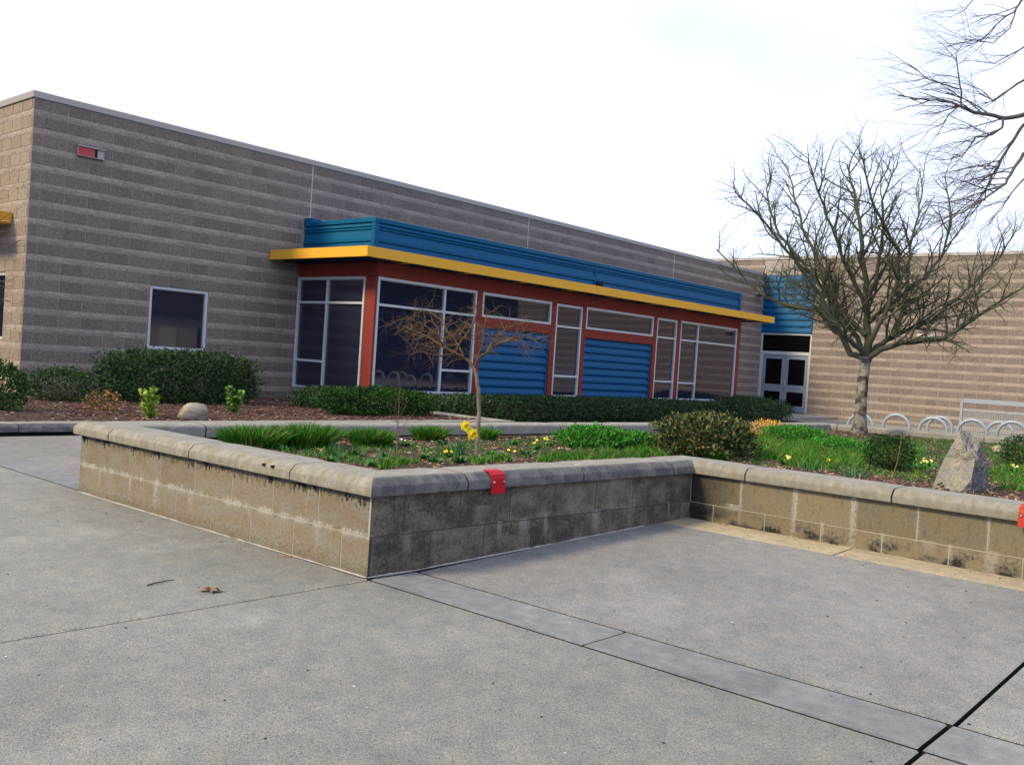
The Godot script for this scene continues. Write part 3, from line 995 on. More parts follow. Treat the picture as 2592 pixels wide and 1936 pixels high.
func build_school() -> void:
	var root := thing("school_building", Vector3.ZERO, "long low school building of banded concrete block with glazed red, blue and yellow bay", "building")
	var ff := Transform3D(Basis.IDENTITY, Vector3(0, 0, ZF))                                        # facade, u = x
	var fe := Transform3D(Basis(Vector3(0, 0, 1), Vector3.UP, Vector3(-1, 0, 0)), Vector3(XE, 0, 0))  # end wall, u = z
	# end wall openings in u = z: window behind the frame edge
	var open_f := [[8.84, 0.935, 10.06, 2.13], [12.35, -0.3, 27.0, 3.0]]
	var w1 := put("wall", wall_body(XE + 0.31, XW + 0.3, -0.3, 5.06, open_f, 0.3), M.mortar, root)
	w1.transform = ff
	lay_blocks(root, ff, XE - 0.004, XW, -0.25, 5.05, 0.18, [[8.84, 0.93, 10.06, 2.13], [12.16, -0.3, 27.12, 3.86]], 300)
	var open_e := [[-19.1, 0.93, -17.68, 2.13]]
	var w2 := put("wall", wall_body(-32, ZF - 0.0, -0.3, 5.06, open_e, 0.3), M.mortar, root)
	w2.transform = fe
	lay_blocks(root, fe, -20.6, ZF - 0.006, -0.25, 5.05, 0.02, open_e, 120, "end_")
	var mb := MB.new()
	mb.box(Vector3(XE + 0.1, 4.7, -32), Vector3(XW + 0.2, 4.8, ZF - 0.2))
	put("roof", mb.mesh(), M.roof, root)
	# metal coping
	mb = MB.new()
	mb.bevel(Vector3(XE - 0.03, 5.06, ZF - 0.32), Vector3(XW, 5.175, ZF + 0.03), 0.008)
	put("roof_edge", mb.mesh(), M.flashing, root)
	mb = MB.new()
	mb.bevel(Vector3(XE - 0.032, 5.058, -32), Vector3(XE + 0.33, 5.177, ZF + 0.031), 0.008)
	put("roof_edge", mb.mesh(), M.flashing, root)
	# control joints
	for x in [12.35, 19.54, 27.02]:
		mb = MB.new()
		mb.box(Vector3(x - 0.011, 3.84, ZF - 0.01), Vector3(x + 0.011, 5.058, ZF + 0.010))
		put("control_joint", mb.mesh(), M.caulk, root)
	# punched window and the one round the corner
	glazing(root, "window", ff * Transform3D(Basis.IDENTITY, Vector3(0, 0, -0.03)), [8.845, 0.94, 10.055, 2.125], [], [[8.897, 0.992, 10.003, 2.073]])
	glazing(root, "window", fe * Transform3D(Basis.IDENTITY, Vector3(0, 0, -0.03)), [-19.09, 0.94, -17.69, 2.125], [], [[-19.04, 0.99, -17.74, 2.075]])
	mb = MB.new()
	mb.box(Vector3(8.5, 0.5, -20), Vector3(10.4, 2.6, -19.9)); mb.box(Vector3(8.5, 0.5, -20), Vector3(8.55, 2.6, ZF - 0.3)); mb.box(Vector3(10.35, 0.5, -20), Vector3(10.4, 2.6, ZF - 0.3))
	mb.box(Vector3(8.5, 0.5, -20), Vector3(10.4, 0.55, ZF - 0.3)); mb.box(Vector3(8.5, 2.55, -20), Vector3(10.4, 2.6, ZF - 0.3))
	put("room", mb.mesh(), M.room, root)
	mb = MB.new()
	mb.box(Vector3(8.3, 0.4, -19.2), Vector3(8.35, 2.7, -17.4)); mb.box(Vector3(6.9, 0.4, -19.3), Vector3(8.35, 2.7, -19.2)); mb.box(Vector3(6.9, 0.4, -17.4), Vector3(8.35, 2.7, -17.3))
	mb.box(Vector3(6.9, 0.35, -19.3), Vector3(8.35, 0.4, -17.3)); mb.box(Vector3(6.9, 2.7, -19.3), Vector3(8.35, 2.75, -17.3))
	put("room", mb.mesh(), M.room, root)
	# yellow canopy end on the end wall
	mb = MB.new()
	mb.box(Vector3(XE - 0.75, 2.95, -22), Vector3(XE - 0.69, 3.15, -17.5)); mb.box(Vector3(XE - 0.69, 3.0, -17.56), Vector3(XE - 0.02, 3.15, -17.5))
	mb.box(Vector3(XE - 0.69, 2.952, -22), Vector3(XE - 0.02, 2.99, -17.56))
	put("canopy", mb.mesh(), M.yellow, root)
	build_bay(root)

func build_bay(root: Node3D) -> void:
	var fb := Transform3D(Basis.IDENTITY, Vector3(0, 0, ZB))
	var fs := Transform3D(Basis(Vector3(0, 0, 1), Vector3.UP, Vector3(-1, 0, 0)), Vector3(XB, 0, 0))
	var mb := MB.new()
	# base kerb and room behind the glass
	mb.box(Vector3(XB + 0.02, -0.2, ZB - 0.2), Vector3(27.08, 0.36, ZB - 0.015)); mb.box(Vector3(XB + 0.015, -0.2, ZF + 0.02), Vector3(XB + 0.2, 0.30, ZB - 0.2))
	put("base_wall", mb.mesh(), M.mortar, root)
	mb = MB.new()
	mb.box(Vector3(XB + 0.2, 0.2, -21), Vector3(27.0, 0.28, ZB - 0.2)); mb.box(Vector3(XB + 0.1, 2.95, -21), Vector3(27.0, 3.02, ZB - 0.05))
	mb.box(Vector3(XB + 0.1, 0.2, -21.1), Vector3(27.0, 3.0, -21)); mb.box(Vector3(26.9, 0.2, -21), Vector3(27.0, 3.0, ZB - 0.05)); mb.box(Vector3(XB + 0.25, 0.2, -21), Vector3(XB + 0.35, 3.0, ZF - 0.29))
	put("room", mb.mesh(), M.room, root)
	# red steel: posts, head beam, bands over the louvres
	for x in [[XB, 12.19, 0], [15.03, 15.205, 0.02], [17.635, 17.815, 0.02], [18.862, 19.02, 0.02], [22.112, 22.285, 0.02], [23.335, 23.53, 0.02], [26.905, 27.1, 0.02]]:
		mb = MB.new()
		mb.bevel(Vector3(x[0], -0.1, ZB - (0.31 if x[0] == XB else 0.16)), Vector3(x[1], 2.64, ZB + x[2]), 0.006)
		put("post", mb.mesh(), M.red, root)
	mb = MB.new()
	mb.bevel(Vector3(XB - 0.002, 2.641, ZB - 0.16), Vector3(27.102, 2.93, ZB + 0.022), 0.006)
	put("head_beam", mb.mesh(), M.red, root)
	mb = MB.new()
	mb.bevel(Vector3(XB - 0.004, 2.642, ZF + 0.02), Vector3(XB + 0.16, 2.928, ZB - 0.16), 0.006)
	put("head_beam", mb.mesh(), M.red, root)
	for x in [[15.205, 17.635], [19.02, 22.112]]:
		mb = MB.new()
		mb.bevel(Vector3(x[0], 1.87, ZB - 0.12), Vector3(x[1], 2.085, ZB + 0.016), 0.005)
		put("band_beam", mb.mesh(), M.red, root)
	# side glazing (u = z)
	glazing(root, "window", fs, [-16.85, 0.3, -14.635, 2.64], [[-15.872, 0.352, -15.816, 2.588], [-16.798, 2.085, -15.872, 2.135], [-15.816, 2.085, -14.687, 2.135], [-16.798, 0.865, -15.872, 0.915]],
		[[-16.798, 0.352, -15.872, 0.865, 0], [-16.798, 0.915, -15.872, 2.085, 1], [-16.798, 2.135, -15.872, 2.588, 1], [-15.816, 0.352, -14.687, 2.085, 1], [-15.816, 2.135, -14.687, 2.588, 1]])
	# front glazing (u = x)
	glazing(root, "window", fb, [12.195, 0.36, 15.025, 2.64], [[14.03, 0.412, 14.083, 2.588], [12.247, 2.07, 14.03, 2.12], [14.083, 2.07, 14.973, 2.12], [14.083, 0.845, 14.973, 0.895]],
		[[12.247, 0.412, 14.03, 2.07, 1], [12.247, 2.12, 14.03, 2.588, 1], [14.083, 2.12, 14.973, 2.588, 1], [14.083, 0.895, 14.973, 2.07, 1], [14.083, 0.412, 14.973, 0.845, 0]])
	glazing(root, "window", fb, [15.21, 2.09, 17.63, 2.635], [], [[15.262, 2.142, 17.578, 2.583]])
	glazing(root, "window", fb, [17.82, 0.36, 18.857, 2.62], [[17.872, 2.055, 18.805, 2.105], [17.872, 0.85, 18.805, 0.9]], [[17.872, 0.412, 18.805, 0.85], [17.872, 0.9, 18.805, 2.055], [17.872, 2.105, 18.805, 2.568]])
	glazing(root, "window", fb, [19.025, 2.09, 22.107, 2.64], [], [[19.077, 2.142, 22.055, 2.588]])
	glazing(root, "window", fb, [22.29, 0.36, 23.33, 2.63], [[22.342, 2.075, 23.278, 2.125], [22.342, 0.85, 23.278, 0.9]], [[22.342, 0.412, 23.278, 0.85], [22.342, 0.9, 23.278, 2.075], [22.342, 2.125, 23.278, 2.578]])
	glazing(root, "window", fb, [23.535, 0.36, 26.9, 2.64], [[24.51, 0.412, 24.563, 2.588], [23.587, 2.07, 24.51, 2.12], [24.563, 2.07, 26.848, 2.12], [23.587, 0.835, 24.51, 0.885]],
		[[23.587, 0.412, 24.51, 0.835], [23.587, 0.885, 24.51, 2.07], [23.587, 2.12, 24.51, 2.588], [24.563, 0.412, 26.848, 2.07], [24.563, 2.12, 26.848, 2.588]])
	# blue ribbed panels
	for x in [[15.205, 17.635], [19.02, 22.112]]:
		mb = MB.new()
		mb.box(Vector3(x[0], 0.3, ZB - 0.12), Vector3(x[1], 1.87, ZB - 0.075))
		mb.box(Vector3(x[1] - 0.04, 0.3, ZB - 0.074), Vector3(x[1] - 0.001, 1.868, ZB - 0.02))
		put("panel_back", mb.mesh(), M.blue, root)
		slats(root, fb * Transform3D(Basis.IDENTITY, Vector3(0, 0, -0.072)), x[0] + 0.004, x[1] - 0.045, spread(0.37, 1.865, 8), 0.055, M.blue)
	# canopy: fascia channel with flanges, underside
	var zc := -13.732
	var xc := 11.39
	var o: MeshInstance3D
	var chan := [Vector2(0, 0), Vector2(0.004, 0), Vector2(0.004, 0.196), Vector2(-0.07, 0.196), Vector2(-0.07, 0.186), Vector2(-0.008, 0.186), Vector2(-0.008, 0.01), Vector2(-0.09, 0.01), Vector2(-0.09, 0)]
	for k in 5:                      # lengths of steel channel, butted
		mb = MB.new()
		mb.sweep(chan, -lerpf(xc, 28.2, (k + 1) / 5.0) + (0.003 if k < 4 else 0.0), -lerpf(xc, 28.2, k / 5.0))
		o = put("canopy_fascia", mb.mesh(), M.yellow, root)
		o.transform = Transform3D(Basis(Vector3(0, 0, 1), Vector3.UP, Vector3(-1, 0, 0)), Vector3(0, 2.925, zc))
	mb = MB.new()
	mb.sweep(chan, -(zc - 0.008), -(ZF + 0.03))
	o = put("canopy_fascia", mb.mesh(), M.yellow, root)
	o.transform = Transform3D(Basis(Vector3(-1, 0, 0), Vector3.UP, Vector3(0, 0, -1)), Vector3(xc, 2.925, 0))
	mb = MB.new()
	mb.sweep(chan, ZF + 0.03, zc - 0.008)
	o = put("canopy_fascia", mb.mesh(), M.yellow, root)
	o.transform = Transform3D(Basis(Vector3(1, 0, 0), Vector3.UP, Vector3(0, 0, 1)), Vector3(28.196, 2.925, 0))
	mb = MB.new()
	mb.box(Vector3(xc + 0.09, 2.985, zc - 0.35), Vector3(28.1, 3.095, zc - 0.012)); mb.box(Vector3(xc + 0.012, 2.985, ZF + 0.03), Vector3(xc + 0.35, 3.095, zc - 0.35))
	put("canopy_soffit", mb.mesh(), M.yellow, root)
	for x in [12.6, 14.4, 16.2, 18.0, 19.8, 21.6, 23.4, 25.2, 27.0]:
		mb = MB.new()
		mb.bevel(Vector3(x - 0.04, 2.93, ZB + 0.024), Vector3(x + 0.04, 2.984, zc - 0.1), 0.004)
		put("canopy_bracket", mb.mesh(), M.yellow, root)
	mb = MB.new()
	mb.box(Vector3(xc + 0.352, 2.932, ZF + 0.03), Vector3(28.0, 2.982, zc - 0.352))
	mb.box(Vector3(xc + 0.352, 2.983, ZF + 0.03), Vector3(28.1, 3.09, zc - 0.352))
	put("canopy_deck", mb.mesh(), M.navy, root)
	# ribbed blue parapet above the canopy
	var zp := -14.56
	var xp := 12.24
	mb = MB.new()
	mb.box(Vector3(xp, 3.09, ZF + 0.02), Vector3(27.36, 3.76, zp))
	put("parapet_core", mb.mesh(), M.navy, root)
	var fpf := Transform3D(Basis.IDENTITY, Vector3(0, 0, zp))
	var fps := Transform3D(fs.basis, Vector3(xp, 0, 0))
	var py := [3.1, 3.335, 3.575, 3.63, 3.725]
	slats(root, fpf, 12.31, 19.56, py, 0.034, M.blue, "parapet_slat")
	slats(root, fpf, 19.62, 27.3, py, 0.034, M.blue, "parapet_slat")
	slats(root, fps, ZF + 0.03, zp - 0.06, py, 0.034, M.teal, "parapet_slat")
	mb = MB.new()
	mb.bevel(Vector3(xp - 0.045, 3.09, zp - 0.06), Vector3(xp + 0.07, 3.724, zp + 0.045), 0.006)
	mb.bevel(Vector3(27.3, 3.09, zp - 0.1), Vector3(27.4, 3.724, zp + 0.045), 0.006)
	mb.bevel(Vector3(19.56, 3.09, zp - 0.02), Vector3(19.62, 3.724, zp + 0.04), 0.006)
	put("parapet_trim", mb.mesh(), M.blue, root)
	mb = MB.new()
	mb.bevel(Vector3(xp - 0.05, 3.725, ZF + 0.3), Vector3(27.41, 3.815, zp + 0.05), 0.006)
	mb.bevel(Vector3(xp - 0.05, 3.727, ZF + 0.02), Vector3(xp + 0.2, 3.9, ZF + 0.3), 0.006)
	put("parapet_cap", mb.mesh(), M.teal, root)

func wall_light(called: String, fr: Transform3D, w: float, h: float, d: float, label: String) -> void:
	var t := thing(called, fr.origin, label, "wall light")
	t.basis = fr.basis
	var mb := MB.new()
	mb.bevel(Vector3(-w * 0.5, -h * 0.5, -0.012), Vector3(w * 0.5, h * 0.5, 0.02), 0.005)
	put("back_plate", mb.mesh(), M.white_plastic, t)
	mb = MB.new()
	var poly := [Vector2(0.02, h * 0.5), Vector2(0.02, -h * 0.3), Vector2(d * 0.8, -h * 0.3), Vector2(d, -h * 0.1), Vector2(d, h * 0.36), Vector2(d * 0.7, h * 0.5)]
	mb.sweep(poly, -w * 0.5 + 0.01, w * 0.5 - 0.01)
	var o := put("housing", mb.mesh(), M.white_plastic, t)
	o.transform = Transform3D(Basis(Vector3(0, 0, 1), Vector3.UP, Vector3(-1, 0, 0)), Vector3.ZERO)
	mb = MB.new()
	for i in 7: mb.box(Vector3(lerpf(-w * 0.42, w * 0.42, i / 6.0) - 0.012, -h * 0.48, 0.03), Vector3(lerpf(-w * 0.42, w * 0.42, i / 6.0) + 0.012, -h * 0.31, d * 0.78))
	put("louvre", mb.mesh(), M.black, t)

func build_wing() -> void:
	var root := thing("school_wing", Vector3.ZERO, "taller wing wall of tan banded block behind the bicycle racks", "building")
	var fw := Transform3D(Basis(Vector3(0, 0, 1), Vector3.UP, Vector3(-1, 0, 0)), Vector3(XW, 0, 0))
	var open_w := [[-16.86, -0.3, -14.83, 5.1]]
	var z_end := 0.6
	var w := put("wall", wall_body(-19.6, z_end, -0.3, 5.68, open_w, 0.3), M.mortar, root)
	w.transform = fw
	lay_blocks(root, fw, -14.83, z_end, -0.25, 5.67, 0.1, [], 300)
	lay_blocks(root, fw, -19.6, -16.9, 5.0, 5.67, 0.1, [], 60, "upper_")
	var mb := MB.new()
	mb.bevel(Vector3(XW - 0.03, 5.68, -19.62), Vector3(XW + 0.33, 5.79, z_end + 0.03), 0.008)
	put("roof_edge", mb.mesh(), M.flashing, root)
	mb = MB.new()
	mb.box(Vector3(XW + 0.3, -0.3, z_end - 0.3), Vector3(46, 5.68, z_end))
	mb.box(Vector3(XW + 0.2, 5.4, -30), Vector3(46, 5.5, z_end - 0.1))
	mb.box(Vector3(XW + 0.3, -0.3, -19.6), Vector3(46, 5.68, -19.3))
	put("side_wall", mb.mesh(), M.mortar, root)
	# blue ribbed sheet over the doors
	mb = MB.new()
	mb.box(Vector3(XW + 0.02, 2.9, -16.86), Vector3(XW + 0.3, 5.1, -14.83))
	put("panel_back", mb.mesh(), M.blue, root)
	slats(root, fw * Transform3D(Basis.IDENTITY, Vector3(0, 0, -0.015)), -16.855, -14.88, spread(2.9, 5.08, 9), 0.045, M.blue)
	mb = MB.new()
	mb.bevel(Vector3(XW - 0.04, 2.9, -14.88), Vector3(XW + 0.02, 5.09, -14.832), 0.004)
	put("panel_trim", mb.mesh(), M.blue, root)
	# transom light and the pair of doors
	var fd := fw * Transform3D(Basis.IDENTITY, Vector3(0, 0, -0.02))
	glazing(root, "transom_window", fd, [-16.85, 2.16, -14.835, 2.895], [], [[-16.79, 2.215, -14.89, 2.84]], "", M.alu, M.door_glass)
	mb = MB.new()
	mb.bevel(Vector3(-16.85, -0.07, -0.1), Vector3(-16.75, 2.159, 0.01), 0.004)
	mb.bevel(Vector3(-14.905, -0.07, -0.1), Vector3(-14.835, 2.159, 0.01), 0.004)
	mb.bevel(Vector3(-16.75, 2.09, -0.1), Vector3(-14.905, 2.158, 0.008), 0.004)
	var fo := put("door_frame", mb.mesh(), M.alu, root)
	fo.transform = fd
	for k in 2:
		var u0 := -16.745 + k * 0.92
		var u1 := u0 + 0.915
		mb = MB.new()
		var z0 := -0.075
		var z1 := -0.025
		mb.bevel(Vector3(u0, -0.05, z0), Vector3(u0 + 0.13, 2.085, z1), 0.004)
		mb.bevel(Vector3(u1 - 0.13, -0.05, z0), Vector3(u1, 2.085, z1), 0.004)
		mb.bevel(Vector3(u0 + 0.13, 1.93, z0), Vector3(u1 - 0.13, 2.085, z1), 0.004)
		mb.bevel(Vector3(u0 + 0.13, 0.70, z0), Vector3(u1 - 0.13, 0.965, z1), 0.004)
		mb.bevel(Vector3(u0 + 0.13, -0.05, z0), Vector3(u1 - 0.13, 0.19, z1), 0.004)
		var dr := put("door", mb.mesh(), M.door_alu, root)
		dr.transform = fd
		for p in [[0.19, 0.70], [0.965, 1.93]]:
			mb = MB.new()
			mb.box(Vector3(u0 + 0.126, p[0] - 0.004, -0.054), Vector3(u1 - 0.126, p[1] + 0.004, -0.048))
			put("pane", mb.mesh(), M.door_glass, dr)
		mb = MB.new()
		var hx := u1 - 0.06 if k == 0 else u0 + 0.06
		mb.tube(PackedVector3Array([Vector3(hx, 0.85, z1), Vector3(hx, 0.86, 0.03), Vector3(hx, 0.9, 0.045), Vector3(hx, 1.1, 0.045), Vector3(hx, 1.14, 0.03), Vector3(hx, 1.15, z1)]), PackedFloat32Array([0.011, 0.011, 0.011, 0.011, 0.011, 0.011]), 8)
		put("handle", mb.mesh(), M.steel, dr)
	mb = MB.new()
	mb.box(Vector3(XW + 1.5, -0.1, -16.86), Vector3(XW + 1.6, 2.9, -14.7)); mb.box(Vector3(XW + 0.3, -0.12, -16.9), Vector3(XW + 1.6, -0.08, -14.7)); mb.box(Vector3(XW + 0.3, -0.1, -14.82), Vector3(XW + 1.6, 2.9, -14.7)); mb.box(Vector3(XW + 0.3, 2.9, -16.9), Vector3(XW + 1.6, 3.0, -14.7)); mb.box(Vector3(XW + 0.31, -0.1, -16.9), Vector3(XW + 1.6, 2.9, -16.86))
	put("room", mb.mesh(), M.room, root)

func build_fixtures() -> void:
	wall_light("wall_light", Transform3D(Basis(Vector3(0, 0, 1), Vector3.UP, Vector3(-1, 0, 0)), Vector3(XW - 0.014, 2.92, -10.72)), 0.6, 0.2, 0.19, "white box light on the tan wing wall beside the big bare tree")
	wall_light("wall_light", Transform3D(Basis.IDENTITY, Vector3(33.05, 4.31, ZF + 0.014)), 0.5, 0.11, 0.24, "slim pale light high on the block wall above the yellow canopy end")
	# boxed fitting with a red lens high on the facade
	var t := thing("alarm_light", Vector3(7.57, 4.33, ZF + 0.012), "grey wall fitting with a red panel high on the block facade", "wall light")
	var mb := MB.new()
	mb.bevel(Vector3(-0.235, -0.09, -0.01), Vector3(0.235, 0.09, 0.05), 0.005)
	put("housing", mb.mesh(), M.flashing, t)
	mb = MB.new()
	mb.bevel(Vector3(-0.245, 0.068, -0.008), Vector3(0.245, 0.092, 0.085), 0.004)
	mb.bevel(Vector3(-0.245, -0.095, -0.008), Vector3(0.25, -0.083, 0.085), 0.003)
	put("hood", mb.mesh(), M.flashing, t)
	mb = MB.new()
	mb.bevel(Vector3(-0.225, -0.08, 0.051), Vector3(0.06, 0.064, 0.06), 0.003)
	put("red_panel", mb.mesh(), mat(lin(0.42, 0.07, 0.075), 0.5), t)
	mb = MB.new()
	mb.bevel(Vector3(0.065, -0.08, 0.051), Vector3(0.11, 0.064, 0.056), 0.002)
	put("dark_slot", mb.mesh(), M.black, t)
	# little box on the ribbed parapet
	t = thing("security_camera", Vector3(19.72, 3.2, -14.52), "small dark box standing on the yellow canopy against the blue ribbed parapet", "camera")
	mb = MB.new()
	mb.bevel(Vector3(-0.1, 0.03, -0.06), Vector3(0.1, 0.15, 0.09), 0.012)
	put("housing", mb.mesh(), M.black, t)
	mb = MB.new()
	mb.bevel(Vector3(-0.03, -0.11, -0.03), Vector3(0.03, 0.031, 0.03), 0.004)
	put("foot", mb.mesh(), M.black, t)

# ---------------------------------------------------------------- plants
# a shrub: leaves crowd the skin of a lumpy rounded box; "square" > 2 makes it a clipped hedge
func shrub(at: Vector3, half: Vector3, square: float, leaf: float, count: int, cols: Array, label: String, category: String, lump := 0.22, group := "", called := "shrub", tips := 0.0, twig := Color(0.08, 0.05, 0.035)) -> Node3D:
	var t := thing(called, at, label, category, group)
	var mb := MB.new()
	var seed_off := rng.randi() % 1000
	for i in count:
		var d := any_dir()
		var s := pow(pow(absf(d.x), square) + pow(absf(d.y), square) + pow(absf(d.z), square), -1.0 / square)
		var l := 1.0 + lump * noise.get_noise_3d(d.x * 110 + seed_off, d.y * 110, d.z * 110) + lump * 0.6 * noise.get_noise_3d(d.x * 320, d.y * 320 + seed_off, d.z * 320)
		var depth := 1.0 - 0.42 * pow(rng.randf(), 1.6)
		if tips > 0 and rng.randf() < tips: depth = 1.0 + rnd(0.02, 0.16)
		var p := Vector3(d.x * half.x, d.y * half.y, d.z * half.z) * s * l * depth
		p.y += half.y * 0.97
		if p.y < 0.015: p.y = rnd(0.015, half.y * 0.4)
		var out := (Vector3(d.x / half.x, d.y / half.y, d.z / half.z).normalized() * 0.8 + any_dir() * 0.9 + Vector3.UP * 0.35).normalized()
		var side := out.cross(any_dir()).normalized()
		var z := leaf * rnd(0.7, 1.3)
		mb.col = tint(cols[rng.randi() % cols.size()], 0.25)
		mb.leaf(p, out * z, side * z * 0.3, z * 0.1)
	put("foliage", mb.mesh(), M.leaf_hedge if category in ["hedge", "shrub", "tree"] else M.leaf, t)
	var st := MB.new()
	st.col = twig
	for i in maxi(7, int(half.x * 14)):
		var a := Vector3(rnd(-0.5, 0.5) * half.x, -0.02, rnd(-0.5, 0.5) * half.z)
		var b := Vector3(rnd(-0.85, 0.85) * half.x, half.y * rnd(1.0, 1.6), rnd(-0.85, 0.85) * half.z)
		var m := a.lerp(b, 0.5) + any_dir() * 0.06 * half.y
		st.tube(PackedVector3Array([a, m, b]), PackedFloat32Array([0.012, 0.008, 0.003]), 5)
	put("stems", st.mesh(), M.bark, t)
	return t

# young plant with upright leafy shoots and broad leaves
func leafy_plant(at: Vector3, h: float, w: float, shoots: int, cols: Array, label: String, leaf := 0.07) -> void:
	var t := thing("leafy_plant", at, label, "plant")
	var mb := MB.new()
	var st := MB.new()
	st.col = Color(0.10, 0.09, 0.03)
	for s in shoots:
		var a := rnd(0, TAU)
		var top := Vector3(cos(a) * w * rnd(0.2, 1), h * rnd(0.6, 1.0), sin(a) * w * rnd(0.2, 1))
		var m := top * 0.5 + Vector3(top.x, 0, top.z) * 0.15
		var path := PackedVector3Array([Vector3(top.x * 0.1, -0.02, top.z * 0.1), m, top])
		st.tube(path, PackedFloat32Array([0.008, 0.006, 0.003]), 5)
		for i in 15:
			var f := rnd(0.18, 1.0)
			var p := path[0].lerp(m, f * 2.0) if f < 0.5 else m.lerp(top, f * 2.0 - 1.0)
			var o := Vector3(rnd(-1, 1), rnd(-0.3, 0.8), rnd(-1, 1)).normalized()
			var z := leaf * rnd(0.6, 1.25)
			mb.col = tint(cols[rng.randi() % cols.size()], 0.2)
			mb.leaf(p, o * z, o.cross(any_dir()).normalized() * z * 0.34, z * 0.12)
	put("foliage", mb.mesh(), M.leaf, t)
	put("stems", st.mesh(), M.bark, t)

func blades_into(mb: MB, at: Vector3, rx: float, rz: float, n: int, h: float, w: float, cols: Array, lean := 0.5, soil := true) -> void:
	for i in n:
		var a := rnd(0, TAU)
		var r := sqrt(rng.randf())
		var p := at + Vector3(cos(a) * rx * r, 0, sin(a) * rz * r)
		if soil: p.y = soil_y(p.x, p.z) - 0.005
		var out := Vector3(cos(a), 0, sin(a)) * r * lean + any_dir() * 0.35
		out.y = 0
		var d := (Vector3.UP + out * 0.55).normalized()
		mb.col = tint(cols[rng.randi() % cols.size()], 0.25)
		var side := d.cross(any_dir()).normalized()
		mb.blade(p, d, out * 0.5 + Vector3.DOWN * 0.12, h * rnd(0.55, 1.1) * (1.0 - 0.2 * r), w * rnd(0.7, 1.2), side)

func tuft(px: float, py: float, rx: float, n: int, h: float, label: String, cols: Array, group := "") -> void:
	var p := on_y(px, py, SOIL)
	var t := thing("grass_tuft", Vector3(p.x, soil_y(p.x, p.z), p.z), label, "grass tuft", group)
	var mb := MB.new()
	blades_into(mb, Vector3.ZERO, rx, rx * 0.75, n * 2, h * 1.12, 0.0055, cols, 0.6, false)
	put("blades", mb.mesh(), M.grass, t)

const GREEN := [Color(0.04, 0.17, 0.014), Color(0.055, 0.21, 0.018), Color(0.03, 0.125, 0.014), Color(0.085, 0.23, 0.025), Color(0.035, 0.15, 0.02), Color(0.05, 0.19, 0.016), Color(0.03, 0.12, 0.012), Color(0.22, 0.19, 0.07)]
const BLUEGREEN := [Color(0.03, 0.13, 0.05), Color(0.04, 0.16, 0.06), Color(0.055, 0.17, 0.075)]
const WEED := [Color(0.05, 0.16, 0.03), Color(0.07, 0.20, 0.035), Color(0.04, 0.12, 0.03)]

# ---------------------------------------------------------------- bare trees
func wander(a: Vector3, dir: Vector3, length: float, steps: int, jitter: float, pull: Vector3, pull_k: float) -> PackedVector3Array:
	var out := PackedVector3Array([a])
	var d := dir.normalized()
	var p := a
	for i in steps:
		d = (d + any_dir() * jitter + pull * pull_k).normalized()
		p += d * length / steps
		out.append(p)
	return out

func limb_tube(mb: MB, p: PackedVector3Array, r0: float, r1: float, sides: int, bark: Color, moss: Color, moss_k: float) -> void:
	var r := PackedFloat32Array()
	for i in p.size():
		r.append(lerpf(r0, r1, float(i) / (p.size() - 1)))
	var first := mb.v.size()
	mb.tube(p, r, sides)
	for i in range(first, mb.v.size()):
		var q := mb.v[i]
		var k := clampf(moss_k + 0.9 * noise.get_noise_3d(q.x * 300, q.y * 300, q.z * 300) + 0.25 * mb.n[i].y, 0, 1)
		mb.c[i] = bark.lerp(moss, k) * (1.0 + 0.35 * noise.get_noise_3d(q.x * 900, q.y * 900, q.z * 900))

# recursive side growth along a limb
func sprout(mb: MB, p: PackedVector3Array, r0: float, order: int, prm: Dictionary) -> void:
	var spec: Array = prm.orders[order]      # [per metre, length, spread, jitter, from]
	var total := 0.0
	for i in p.size() - 1: total += p[i].distance_to(p[i + 1])
	var n := maxi(1, int(total * spec[0] + rng.randf()))
	for k in n:
		var f := lerpf(spec[4], 0.99, (k + rng.randf()) / n)
		var s := f * (p.size() - 1)
		var i := mini(int(s), p.size() - 2)
		var a := p[i].lerp(p[i + 1], s - i)
		var tang := (p[i + 1] - p[i]).normalized()
		var side := tang.cross(any_dir()).normalized()
		if prm.flat > 0: side = (side * Vector3(1, 1.0 - prm.flat, 1)).normalized()
		var d: Vector3 = (tang * (1.0 - spec[2]) + side * spec[2] + prm.pull * prm.pull_k[order]).normalized()
		var l: float = spec[1] * rnd(0.55, 1.25) * (1.15 - 0.5 * f)
		var r: float = minf(lerpf(r0, r0 * 0.3, f) * 0.62, prm.radius[order])
		var q := wander(a, d, l, prm.steps[order], spec[3], prm.droop, prm.droop_k[order])
		limb_tube(mb, q, r, r * 0.35, 5 if order == 0 else (4 if order == 1 else 3), prm.bark, prm.moss, prm.moss_k)
		if order + 1 < prm.orders.size(): sprout(mb, q, r, order + 1, prm)

func traced(list: Array, depth: float, swing: float, ox: float, oy: float, k: float, d0 := 0.0) -> PackedVector3Array:
	# list of pixels of an enlarged crop (origin ox, oy, k pixels of the crop to one of the photograph); the limb swings out of the plane by swing metres
	var out := PackedVector3Array()
	for i in list.size():
		var f := float(i) / (list.size() - 1)
		out.append(deep(ox + list[i][0] / k, oy + list[i][1] / k, depth + d0 + swing * f))
	# subdivide with a little wobble
	var fine := PackedVector3Array()
	for i in out.size() - 1:
		for s in 3:
			var q := out[i].lerp(out[i + 1], s / 3.0)
			if i + s > 0: q += any_dir() * out[i].distance_to(out[i + 1]) * 0.035
			fine.append(q)
	fine.append(out[out.size() - 1])
	return fine

